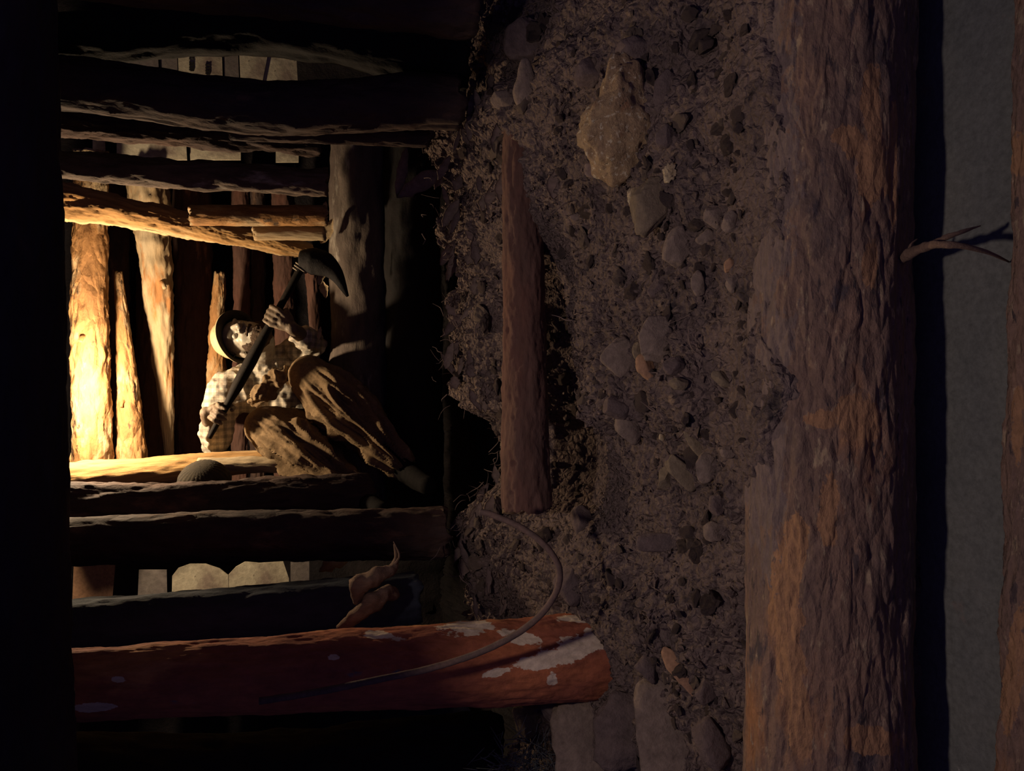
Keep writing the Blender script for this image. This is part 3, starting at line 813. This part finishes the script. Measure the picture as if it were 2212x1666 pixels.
# gravel and crumbs: one object, nobody could count it
gvs, gfs = [], []
iv, ifc = ICO[1]
ng = 9000
X = RNG.uniform(-1.6, 1.6, ng); Y = 1.24 + (RNG.random(ng) ** .8) * 1.4
Z = ground_z(X, Y); s = .0030 * (1 + RNG.pareto(2.6, ng)).clip(0, 3.6)
cl = vnoise(np.stack([X * 5, Y * 5, X * 0], -1), 8) > -.45
X, Y, Z, s = X[cl], Y[cl], Z[cl], s[cl]
ng = len(X)
base = np.repeat(iv[None], ng, 0) * (1 + .35 * RNG.normal(size=(ng, len(iv), 1))).clip(.4, 1.7)
base = base * s[:, None, None] * RNG.uniform(.6, 1.4, (ng, 1, 3))
base = base + np.stack([X, Y, Z - s * .1], -1)[:, None]
ff = (np.repeat(ifc[None], ng, 0) + (np.arange(ng) * len(iv))[:, None, None]).reshape(-1, 3)
gr = mesh_obj('gravel', base.reshape(-1, 3), ff, M['soil'], smooth=False)
tag(gr, 'fine crumbs of soil and gravel covering the rubble bank', 'gravel', kind='stuff')


# bark chips and splinters at the broken lip of the bank
def chip_geo(L_, w, th, seed, curl=.15):
    g = np.random.default_rng(seed); nu, nv = 16, 7
    u = np.linspace(-1, 1, nu); q = np.linspace(-1, 1, nv); U, Q = np.meshgrid(u, q, indexing='ij')
    prof = (1 - np.abs(U) ** g.uniform(1.3, 3)) * (1 + .3 * vnoise(np.stack([U.ravel() * 4, U.ravel() * 0, U.ravel() * 0 + seed], -1), seed).reshape(U.shape)) + .05
    A = np.stack([Q * prof * w, U * L_, curl * w * (Q ** 2) * 2 + .15 * L_ * curl * U ** 2], -1).reshape(-1, 3)
    A = A + .12 * w * fbm(A / w * .8 + seed, 3, seed)[:, None]
    Bv = A - np.array([0, 0, th])
    v = np.vstack([A, Bv]); F = grid_faces(nu, nv, False); n_ = nu * nv
    f = F.tolist() + (F[:, ::-1] + n_).tolist()
    for i in range(nu - 1):
        a, b = i * nv, (i + 1) * nv; f.append([a, b, b + n_, a + n_][::-1]); a, b = i * nv + nv - 1, (i + 1) * nv + nv - 1; f.append([a, b, b + n_, a + n_])
    for j in range(nv - 1):
        f.append([j, j + 1, j + 1 + n_, j + n_]); a = (nu - 1) * nv + j; f.append([a, a + 1, a + 1 + n_, a + n_][::-1])
    return v, f


def chip(px, py, w, h, ang, label, seed, Y=None, m_=None, group=None, name='bark_chip', cat='bark chip', lift=.01, tilt=0):
    p = hit(px, py) if Y is None else P(px, py, Y)
    s = dep(p) / FPX
    v, f = chip_geo(h / 2 * s, w / 2 * s, .004, seed)
    view = (p - CAM); view /= np.linalg.norm(view)
    ex = DN - view * np.dot(DN, view); ex /= np.linalg.norm(ex); ey = np.cross(ex, view); ey = ey if ey[0] < 0 else -ey
    ca, sa = math.cos(ang), math.sin(ang); e1 = ex * ca + ey * sa; e2 = -ex * sa + ey * ca
    nrm = -view
    nrm = nrm + ex * math.sin(tilt); nrm /= np.linalg.norm(nrm)
    wv = v[:, :1] * e1 + v[:, 1:2] * e2 + v[:, 2:] * nrm
    o = mesh_obj(name, wv, f, m_ or M['chip'], loc=p + nrm * lift)
    return tag(o, label, cat, group)


chip(868, 372, 24, 105, .25, 'long pointed bark sliver hanging at the top lip of the pit', 301, Y=2.45, m_=M['stone_brown'])
chip(905, 398, 34, 112, 1.05, 'broad bark strip slanting beside the pointed sliver', 302, Y=2.45, m_=M['stone_brown'])
chip(1070, 300, 30, 70, .05, 'ragged brown bark chip beside the top of the slim red log', 303)
chip(1060, 425, 30, 76, .15, 'long curled bark chip left of the slim red log', 304)
chip(1085, 405, 24, 66, .1, 'bark chip lying against the long curled one', 305)
chip(1035, 580, 34, 118, -.1, 'largest upright bark slab at the lip of the pit', 306, Y=2.44)
chip(968, 545, 24, 66, .55, 'pale bark chip poking over the pit edge', 307, Y=2.47)
chip(1040, 745, 26, 50, -.3, 'short bark chip under the largest upright slab', 308, Y=2.45)
chip(985, 760, 24, 60, .05, 'bark chip standing at the pit edge half way down', 309, Y=2.47)
chip(1195, 400, 24, 60, .0, 'greyish bark chip right of the slim red log', 310)
chip(975, 580, 22, 60, .4, 'thin pale chip below the one poking over the pit edge', 311, Y=2.48)
for k in range(96):
    py = random.choice([random.uniform(160, 900), random.uniform(160, 900), random.uniform(1020, 1330)])
    ex_ = np.interp(py, [a[0] for a in EDGE], [a[1] for a in EDGE])
    px = ex_ + random.uniform(-8, 75)
    chip(px, py, random.uniform(9, 26), random.uniform(26, 78), random.gauss(.1, .4), 'ragged little bark chip stuck in the crumbling edge of the pit', 400 + k,
         Y=2.47 - random.uniform(0, .10) if px < ex_ + 45 else None, m_=random.choice([M['chip'], M['chip'], M['stone_dark'], M['stone_brown']]),
         group='bark chips in the crumbling pit edge', tilt=random.gauss(0, .5))

# root fibres hanging in the crumbling edge: uncountable
fv, ffc = [], []
off = 0
for k in range(420):
    py = random.uniform(120, 1330)
    ex_ = np.interp(py, [a[0] for a in EDGE], [a[1] for a in EDGE]); px = ex_ + random.gauss(12, 26)
    if random.random() < .3:
        px = random.uniform(980, 1560); p0 = hit(px, py)
    else:
        p0 = P(px, py, 2.46 - random.uniform(0, .06))
    L_ = random.uniform(.02, .08); d = RNG.normal(size=3); d /= np.linalg.norm(d)
    pts = [p0]
    for j in range(3):
        d = d + .5 * RNG.normal(size=3); d /= np.linalg.norm(d); pts.append(pts[-1] + d * L_ / 3)
    rr = random.choice([.0008, .0012, .0018])
    v, f = tube_geo(pts, [rr, rr, rr * .8, rr * .3], 5, 3)
    fv.append(v); ffc += [[i + off for i in q] for q in f]; off += len(v)
tag(mesh_obj('root_fibres', np.vstack(fv), ffc, M['chip']), 'fine dusty root fibres and straw bristling from the rubble bank', 'roots', kind='stuff')

# ------------------------------------------------------------------ bent rod, twig, roots, cap
def PP(lst):
    return [P(*a) for a in lst]


rod = tube('bent_rod', PP([(1038, 1106, 1.72), (1062, 1112, 1.70), (1120, 1137, 1.66), (1172, 1174, 1.62), (1206, 1222, 1.60), (1204, 1272, 1.60), (1170, 1326, 1.62),
                           (1112, 1372, 1.64), (1030, 1412, 1.66), (930, 1444, 1.68), (800, 1472, 1.70), (680, 1496, 1.72), (560, 1515, 1.74)]),
           [.0078] * 13, M['rust'], n=16, sub=10, rough_=.05)
tag(rod, 'bent rusty brown rod curving out in front of the peeling prop', 'rod')
tw = empty('twig', P(1945, 565, .98)); tag(tw, 'dead forked twig sticking out from the ground log over the grey floor', 'twig')
for nm, pts, rr in (('stem', [(1942, 566, .985), (1965, 548, .95), (2000, 533, .90), (2035, 528, .86), (2080, 532, .84), (2130, 544, .84), (2180, 566, .86)], [.008, .009, .0075, .006, .0045, .0035, .0015]),
                    ('fork', [(2010, 531, .89), (2040, 515, .87), (2075, 502, .86), (2118, 488, .86)], [.006, .005, .0035, .001]),
                    ('splinter', [(1962, 545, .955), (1968, 528, .95), (1982, 516, .95)], [.003, .002, .001])):
    pts = [q - np.array(tw.location) for q in PP(pts)]
    tube(nm, pts, rr, M['root'], n=10, sub=6, rough_=.15, parent=tw)
rt = empty('gnarled_root', P(790, 1300, 2.12)); tag(rt, 'gnarled brown root bulging between the blackish blue prop and the pit', 'root')
for nm, pts, rr in (('thick_limb', [(852, 1176, 2.16), (855, 1206, 2.14), (845, 1232, 2.12), (808, 1246, 2.1), (776, 1268, 2.1), (772, 1305, 2.1)], [.003, .006, .014, .026, .028, .012]),
                    ('lower_limb', [(852, 1280, 2.14), (825, 1288, 2.1), (790, 1312, 2.08), (755, 1340, 2.08), (730, 1356, 2.1)], [.018, .024, .026, .018, .006]),
                    ('rootlet', [(850, 1225, 2.12), (862, 1200, 2.12), (850, 1170, 2.14)], [.004, .003, .001])):
    pts = [q - np.array(rt.location) for q in PP(pts)]
    tube(nm, pts, rr, M['root'], n=20, sub=10, rough_=.22, parent=rt)
chip(726, 1212, 30, 80, 1.0, 'lit flake of curled bark between the boards gap and the gnarled root', 330, Y=2.75, m_=M['bark_lit'])

# dark ribbed cap between the two lit-edge props
cap_c = P(440, 1040, 3.0)
u_ = np.linspace(0, 1, 14); th = np.linspace(0, 2 * np.pi, 96, endpoint=False)
R_ = .092
pr = [(R_ * math.cos(a * math.pi / 2) * (1 - .0 * a), R_ * .78 * math.sin(a * math.pi / 2)) for a in np.linspace(0, .995, 26)]
vv = []
for i, (r_, z_) in enumerate(pr):
    rr = r_ * (1 + .02 * np.sin(th * 24)); vv.append(np.stack([rr * np.cos(th), rr * np.sin(th), np.full_like(th, z_ + .0015 * (i % 2))], -1))
vv = np.vstack(vv)
capo = mesh_obj('ribbed_cap', vv, grid_faces(26, 96), M['weave'], loc=cap_c)
capo.rotation_mode = 'QUATERNION'; capo.rotation_quaternion = Vector((.75, -.45, .15)).normalized().to_track_quat('Z', 'Y')
tag(capo, 'dark rounded ribbed cap peeping out from behind the wavy-edged prop', 'cap')
rim = tube('brim', [(R_ * math.cos(a), R_ * math.sin(a), 0) for a in np.linspace(0, 2 * math.pi, 40)], .006, M['weave'], n=8, sub=2, parent=capo)

# pale fibrous tuft in the gloom
fv, ffc, off = [], [], 0
for k in range(260):
    p0 = P(random.gauss(1150, 42), random.gauss(1650, 28), 2.0); d = np.array([random.gauss(.2, .5), -.5 + random.gauss(0, .3), random.gauss(.4, .5)]); d /= np.linalg.norm(d)
    L_ = random.uniform(.03, .07); b = RNG.normal(size=3) * .012
    v, f = tube_geo([p0, p0 + d * L_ * .5 + b, p0 + d * L_ + b * 2], [.0012, .001, .0004], 4, 3)
    fv.append(v); ffc += [[i + off for i in q] for q in f]; off += len(v)
tag(mesh_obj('fibre_tuft', np.vstack(fv), ffc, M['moss']), 'pale grey fibrous tuft at the bottom edge, in the gloom', 'moss', kind='stuff')

# strip of torn bark and straw hanging at the tool head
for k, (px, py, w, h, a) in enumerate([(700, 460, 14, 50, .2), (693, 600, 14, 34, .3), (700, 625, 16, 40, -.2), (690, 720, 8, 30, .2), (706, 500, 20, 60, .5)]):
    chip(px, py, w, h, a, ['torn bark strip beside the sawn end of the short orange post', 'torn bark scrap above the lit log edge, upper one', 'torn bark scrap above the lit log edge, lower one',
                           'tiny bark flake between the miner and the seat log', 'frayed bark strip touching the iron tool head'][k], 340 + k, Y=3.1 + .04 * k, m_=M['pale_wood'])

# ------------------------------------------------------------------ the miner
def capsule(bm, a, b, ra, rb, seg=20, fl=1.0):
    """tapered capsule as overlapping balls"""
    a = np.asarray(a, float); b = np.asarray(b, float); L_ = np.linalg.norm(b - a); n_ = max(2, int(L_ / (min(ra, rb) * .28)) + 1)
    iv_, if_ = ICO[3] if max(ra, rb) > .03 else ICO[2]
    for t in np.linspace(0, 1, n_):
        c_ = a + (b - a) * t; r_ = ra + (rb - ra) * t
        yield c_ + iv_ * r_, if_


def blob(parts):
    """parts: list of (a, b, ra, rb) -> stacked verts, faces"""
    vs, fs, off = [], [], 0
    for pt in parts:
        if isinstance(pt[0], str):       # ellipsoid: centre, axes (3x3 rows), radii
            _, c_, ax, rd = pt
            iv_, if_ = ICO[4]
            v = np.asarray(c_) + (iv_ * np.asarray(rd)) @ np.asarray(ax)
            vs.append(v); fs.append(if_ + off); off += len(v)
            continue
        for v, f in capsule(None, *pt):
            vs.append(v); fs.append(f + off); off += len(v)
    return np.vstack(vs), np.vstack(fs)


def remeshed(parts, voxel, smooth=4, fac=.5):
    v, f = blob(parts)
    o = mesh_obj('tmp', v, f, None, mats=[M['skin']])
    md = o.modifiers.new('r', 'REMESH'); md.mode = 'VOXEL'; md.voxel_size = voxel
    if smooth:
        ms = o.modifiers.new('s', 'SMOOTH'); ms.iterations = smooth; ms.factor = fac
    dg = bpy.context.evaluated_depsgraph_get(); dg.update()
    me = bpy.data.meshes.new_from_object(o.evaluated_get(dg))
    bpy.data.objects.remove(o)
    n_ = len(me.vertices); co = np.empty(n_ * 3); me.vertices.foreach_get('co', co); co = co.reshape(-1, 3)
    nr = np.empty(n_ * 3); me.vertices.foreach_get('normal', nr); nr = nr.reshape(-1, 3)
    return me, co, nr


def finish(me, co, name, m_, origin, mats=None, mi=None):
    me.vertices.foreach_set('co', (co - origin).ravel())
    me.materials.clear()
    for mm in (mats or [m_]):
        me.materials.append(mm)
    me.polygons.foreach_set('use_smooth', [True] * len(me.polygons))
    if mi is not None:
        me.polygons.foreach_set('material_index', mi)
    else:
        me.polygons.foreach_set('material_index', [0] * len(me.polygons))
    me.update(); me.name = name
    o = bpy.data.objects.new(name, me); COL.objects.link(o); return o


def nrmz(a):
    a = np.asarray(a, float); return a / np.linalg.norm(a)


hipL, hipR = P(700, 852, 3.50), P(718, 945, 3.50)
kneeL, kneeR = P(668, 812, 3.22), P(575, 922, 3.24)
ankL, ankR = P(868, 1008, 2.90), P(768, 1066, 2.94)
shR, shL = P(484, 848, 3.42), P(622, 772, 3.52)
neck = P(566, 790, 3.46)
headc = P(534, 731, 3.36)
elR, elL = P(468, 956, 3.42), P(676, 745, 3.40)
pelv = P(702, 895, 3.52)
chest = P(590, 830, 3.5)
BAR0, BAR1 = P(452, 946, 3.20), P(653, 574, 3.10)
bax = nrmz(BAR1 - BAR0)
Bt = lambda px: BAR0 + (BAR1 - BAR0) * px
gripR, gripL = Bt(.135), Bt(.70)


def hand(B_, phis, wrist_off, bar_r, spread, flip=1, th_phis=(-60, -10, 40), fr=.0095):
    """five-fingered hand closed round the bar at B_"""
    e1 = nrmz(-FW - bax * np.dot(-FW, bax)); e2 = np.cross(bax, e1)
    if np.dot(e2, DN) > 0:
        e2 = -e2                      # e2 points to picture left = up
    parts = []
    def C_(s, ph, r_):
        a = math.radians(ph); return B_ + bax * s + r_ * (math.cos(a) * e1 + math.sin(a) * e2)
    wr = B_ + wrist_off[0] * e1 + wrist_off[1] * e2 + wrist_off[2] * bax
    kn = []
    for i, s in enumerate(spread):
        r_ = bar_r + fr; ln_ = (1.0, 1.08, 1.0, .85)[i]; k = (.98, 1.0, .95, .85)[i]
        ks = [C_(s * (1.05), phis[0], r_ + .012), C_(s, phis[0] + (phis[1] - phis[0]) * ln_, r_ + .006), C_(s, phis[0] + (phis[2] - phis[0]) * ln_, r_), C_(s * .98, phis[0] + (phis[3] - phis[0]) * ln_, r_ * .95)]
        kn.append(ks[0])
        parts += [(ks[0], ks[1], fr * 1.12 * k, fr * 1.02 * k), (ks[1], ks[2], fr * 1.04 * k, fr * .92 * k), (ks[2], ks[3], fr * .92 * k, fr * .78 * k)]
        parts.append((wr * .75 + ks[0] * .25 + bax * s * .2, ks[0], .0125, .0108))       # metacarpal
    parts.append((wr, (kn[1] + kn[2]) / 2 * .5 + wr * .5, .020, .021))
    t0 = wr * .65 + B_ * .35 + bax * flip * .030
    pt = [t0, C_(flip * .045, th_phis[0], bar_r + .016), C_(flip * .040, th_phis[1], bar_r + .011), C_(flip * .034, th_phis[2], bar_r + .009)]
    parts += [(wr, pt[0], .018, .016), (pt[0], pt[1], .0150, .0125), (pt[1], pt[2], .012, .0105), (pt[2], pt[3], .0105, .009)]
    return wr, parts


wrL, hL = hand(gripL, (-20, 45, 120, 185), (.030, -.092, -.006), .019, (.032, .011, -.010, -.030), flip=1, th_phis=(-70, -130, -190))
wrR, hR = hand(gripR, (150, 85, 20, -50), (-.035, .070, -.030), .021, (-.032, -.011, .010, .030), flip=1, th_phis=(170, 220, 280))

# head frame
hu = nrmz(-DN * .93 + XR * .12 + FW * .18)          # crown direction
hf = nrmz(-FW * .86 + XR * .34 + DN * .30); hf = nrmz(hf - hu * np.dot(hf, hu)); hs = np.cross(hu, hf)
AX = np.array([hs, hf, hu])
H = lambda s, f, u: headc + hs * s + hf * f + hu * u
head_parts = [('e', H(0, -.015, .03), AX, (.076, .096, .092)), ('e', H(0, .018, -.035), AX, (.060, .066, .078)), ('e', H(0, .040, -.088), AX, (.030, .032, .026)),
              (H(0, .083, .030), H(0, .104, -.012), .010, .0145), ('e', H(.017, .092, -.016), AX, (.010, .011, .009)), ('e', H(-.017, .092, -.016), AX, (.010, .011, .009)),
              ('e', H(.076, -.012, -.005), AX, (.009, .020, .032)), ('e', H(-.076, -.012, -.005), AX, (.009, .020, .032)),
              (H(-.040, .072, .038), H(.040, .072, .038), .011, .011), ('e', H(0, .076, -.052), AX, (.026, .013, .0075)), ('e', H(0, .073, -.064), AX, (.022, .013, .0080)),
              (H(0, -.02, -.06), neck, .054, .058)]
body = head_parts + hL + hR + [
    (neck, chest, .062, .12), (chest, pelv, .125, .13), (shR, shL, .055, .055), (shR, elR, .050, .040), (elR, wrR, .040, .026), (shL, elL, .052, .040), (elL, wrL, .040, .026),
    (hipL, kneeL, .082, .056), (kneeL, ankL, .054, .036), (hipR, kneeR, .082, .056), (kneeR, ankR, .054, .036), (hipL, hipR, .09, .09)]
me, co, nr = remeshed(body, .0042, 3, .5)
rel = co - headc; lh = np.stack([rel @ hs, rel @ hf, rel @ hu], -1)


def g(cx, cy, cz, r_):
    return np.exp(-((lh[:, 0] - cx) ** 2 + (lh[:, 1] - cy) ** 2 + (lh[:, 2] - cz) ** 2) / (2 * r_ * r_))


dsp = -.008 * (g(.031, .078, .014, .013) + g(-.031, .078, .014, .013)) + .006 * (g(.040, .065, -.018, .016) + g(-.040, .065, -.018, .016)) \
    - .006 * g(0, .088, -.058, .007) * 1.2 - .004 * (g(.03, .07, -.045, .012) + g(-.03, .07, -.045, .012)) + .0012 * fbm(co * 60, 3, 3)
co = co + nr * dsp[:, None]
pc = np.array([p.center[:] for p in me.polygons])
rh = np.linalg.norm(pc - headc, axis=1) < .20
person = finish(me, co, 'person', None, np.array(pelv), mats=[M['glove'], M['skin']], mi=rh.astype(int).tolist())
person.location = V(pelv)
tag(person, 'miner in hard hat, checked shirt and brown trousers, squatting and gripping a long tool', 'person')


def child(me_, co_, name, m_, **k):
    o = finish(me_, co_, name, m_, np.array(pelv), **k); o.parent = person; return o


for s_ in (-1, 1):      # eyes
    v, f = ICO[3]; o = mesh_obj('eye', v * .0115 + H(s_ * .031, .067, .013) - pelv, f, M['skin'], parent=person)
# beard and moustache
me, bc, bn = remeshed([('e', H(0, .038, -.080), AX, (.052, .048, .042)), ('e', H(0, .076, -.042), AX, (.032, .016, .008)), ('e', H(.050, .02, -.045), AX, (.018, .035, .040)),
                       ('e', H(-.050, .02, -.045), AX, (.018, .035, .040)), ('e', H(0, .052, -.105), AX, (.034, .034, .030))], .005, 2)
bc = bc + bn * (.004 * fbm(bc * 130, 3, 8))[:, None]
child(me, bc, 'beard', M['beard'])


def seg_param(co_, a, b):
    d = b - a; t = ((co_ - a) @ d) / (d @ d); tc_ = np.clip(t, 0, 1); q = co_ - (a + tc_[:, None] * d); dist = np.linalg.norm(q, axis=1)
    dn = d / np.linalg.norm(d); u = nrmz(np.cross(dn, [0.3, .2, 1])); w = np.cross(dn, u)
    return t, np.arctan2(q @ w, q @ u), dist


# trousers: loose, folds run from the knee down to the pointed hems
hemL = ankL + nrmz(ankL - kneeL) * -.03; hemR = ankR + nrmz(ankR - kneeR) * -.04
mL = kneeL * .5 + hemL * .5; mR = kneeR * .5 + hemR * .5
tp = [(hipL, kneeL, .120, .088), (kneeL, kneeL * .72 + hemL * .28 + XR * .005, .088, .116), (kneeL * .72 + hemL * .28, mL + np.array([.0, -.01, .0]), .116, .118), (mL, hemL, .116, .062),
      (hipR, kneeR, .120, .088), (kneeR, kneeR * .7 + hemR * .3, .088, .112), (kneeR * .7 + hemR * .3, mR, .112, .112), (mR, hemR, .112, .078),
      (hipL, hipR, .135, .135), (pelv, chest * .35 + pelv * .65, .145, .14)]
me, tc_, tn = remeshed(tp, .0065, 6, .6)
dd = np.zeros(len(tc_))
for (a, b, sd) in ((kneeL, hemL, 1), (kneeR, hemR, 2)):
    t, an, ds = seg_param(tc_, a, b)
    wgt = np.exp(-np.clip(ds - .13, 0, 1) ** 2 / .002) * np.clip(t * 2.2 + .15, 0, 1) * (t < 1.3)
    fld = fbm(np.stack([np.cos(an) * 2.6 + t * .5, np.sin(an) * 2.6, t * 1.5 + sd * 7], -1), 2, sd + 30, .55)
    rdg = (1 - np.abs(fld) * 2.4).clip(-.4, 1)
    f2 = fbm(np.stack([np.cos(an) * 5 + t * 2, np.sin(an) * 5, t * 3 + sd * 7], -1), 2, sd + 37, .55)
    dd += wgt * (.030 * (rdg - .45) + .010 * (1 - np.abs(f2) * 2.5).clip(-.4, 1))
for (a, b, sd) in ((hipL, kneeL, 3), (hipR, kneeR, 4)):
    t, an, ds = seg_param(tc_, a, b)
    wgt = np.exp(-np.clip(ds - .13, 0, 1) ** 2 / .002) * np.clip(1.15 - t, 0, 1)
    fld = fbm(np.stack([np.cos(an) * 2 + t * 3, np.sin(an) * 2, t * 3.5 + sd * 7], -1), 2, sd + 30)
    dd += wgt * .016 * ((1 - np.abs(fld) * 2.4).clip(-.4, 1) - .4)
tc_ = tc_ + tn * (dd + .0018 * fbm(tc_ * 45, 3, 12))[:, None]
child(me, tc_, 'trousers', M['trouser'])

# shirt with collar and rolled cuffs
sp = [(neck - hu * .02, chest, .072, .145), (chest, pelv * .6 + chest * .4, .145, .15), (shR, shL, .078, .072), (shR, elR, .076, .060), (elR, elR * .45 + wrR * .55, .058, .048),
      (shL, elL, .074, .058), (elL, elL * .45 + wrL * .55, .056, .046), (chest + XR * .06, shL, .10, .075), (chest - XR * .05, shR, .10, .08),
      (neck + hf * .05 - hs * .03, neck + hf * .055 + hs * .04, .025, .025)]
me, sc_, sn = remeshed(sp, .0055, 5, .55)
dd = .010 * (1 - np.abs(fbm(sc_ * np.array([13, 9, 16]), 2, 51)) * 2.6).clip(-.5, 1) + .0045 * fbm(sc_ * 32, 3, 52)
cf = np.exp(-np.sum((sc_ - P(606, 766, 3.4)) ** 2, 1) / (2 * .07 ** 2))
dd = dd + cf * .013 * (1 - np.abs(fbm(sc_ * 28, 2, 53)) * 2.6).clip(-.6, 1)
sc_ = sc_ + sn * dd[:, None]
child(me, sc_, 'shirt', M['shirt'])
# cloth bundled in the lap
me, lc, ln_ = remeshed([(P(560, 850, 3.28), P(600, 815, 3.26), .03, .035), (P(600, 815, 3.26), P(632, 800, 3.25), .035, .02), (P(545, 868, 3.3), P(580, 850, 3.3), .022, .03)], .005, 3)
lc = lc + ln_ * (.012 * (1 - np.abs(fbm(lc * 26, 2, 61)) * 2.6).clip(-.6, 1))[:, None]
child(me, lc, 'jacket_hem', M['trouser'])
# boots
for (a, kn_, nm) in ((ankL, kneeL, 'boot'), (ankR, kneeR, 'boot')):
    dn_ = nrmz(a - kn_); toe = a + dn_ * .085 + np.array([.0, -.15, -.01]); heel = a + dn_ * .075 + np.array([0, .035, 0])
    me, c2, n2 = remeshed([(a - dn_ * .10, a + dn_ * .03, .050, .048), (a, heel, .046, .040), (heel, toe, .042, .036), (a + dn_ * .02, toe, .04, .034)], .007, 4)
    child(me, c2, nm, M['boot'])

# hard hat
hat = None
hv = []; th = np.linspace(0, 2 * np.pi, 72, endpoint=False)
prof = [(.134, .000), (.132, .006), (.122, .011), (.110, .018), (.107, .035), (.100, .062), (.085, .090), (.060, .110), (.030, .120), (.002, .123)]
inner = [(.002, .112), (.030, .110), (.058, .100), (.080, .082), (.094, .056), (.100, .030), (.103, .010), (.120, .001), (.134, -.003), (.134, .000)]
allp = prof + inner
for i, (r_, z_) in enumerate(allp):
    br = np.where(r_ > .115, 1 + .10 * np.cos(th - math.pi / 2), 1)
    hv.append(np.stack([r_ * .92 * br * np.cos(th), (r_ * 1.03) * br * np.sin(th), np.full_like(th, z_) - (r_ > .115) * .008 * np.cos(th * 2)], -1))
hv = np.array(hv).reshape(-1, 3)
ha = nrmz(hu * .95 - hf * .24 - hs * .05); hff = nrmz(hf - ha * np.dot(hf, ha)); hss = np.cross(hff, ha)
HA = np.array([hss, hff, ha])
ho = headc + hu * .040 - hf * .010
hv[:, :2] *= .90; hw = hv @ HA + ho - pelv
nf = grid_faces(len(allp), 72)
mi = (np.arange(len(nf)) // 72 >= len(prof)).astype(int).tolist()
hat = mesh_obj('hard_hat', hw, nf, None, mats=[M['hat'], M['hat_in']], mi=mi, parent=person)
tube('chin_strap', [ho + hss * .095 - pelv, H(.078, .01, -.03) - pelv, H(.045, .04, -.10) - pelv], .003, M['hat_in'], n=8, parent=hat)
tube('chin_strap', [ho - hss * .095 - pelv, H(-.078, .01, -.03) - pelv, H(-.045, .04, -.10) - pelv], .003, M['hat_in'], n=8, parent=hat)

# the long tool
tool = empty('pickaxe', BAR0); tag(tool, 'long black-handled iron pick held across the body by the miner', 'pickaxe')
bl = [Bt(t) - BAR0 for t in (0, .08, .2, .3, .45, .62, .72, .85, 1.0)]
tube('handle', bl, [.013, .016, .019, .030, .033, .024, .019, .019, .022], M['tool_wood'], n=20, sub=6, parent=tool, flat=.75)
e1 = nrmz(-FW - bax * np.dot(-FW, bax)); e2 = np.cross(bax, e1); e2 = e2 if np.dot(e2, DN) < 0 else -e2
hd = Bt(1.02) - BAR0
tube('pick_head', [hd + e2 * .015, hd + bax * .02 - e2 * .03, hd + bax * .03 - e2 * .08, hd + bax * .015 - e2 * .14, hd - bax * .04 - e2 * .22], [.040, .055, .050, .030, .006], M['iron'], n=20, sub=6, parent=tool)
tube('binding_cord', [Bt(.965) - BAR0 + .026 * (math.cos(a) * e1 + math.sin(a) * e2) + bax * .012 * a / 6.28 for a in np.linspace(0, 18.8, 40)], .0035, M['cord'], n=6, sub=2, parent=tool)
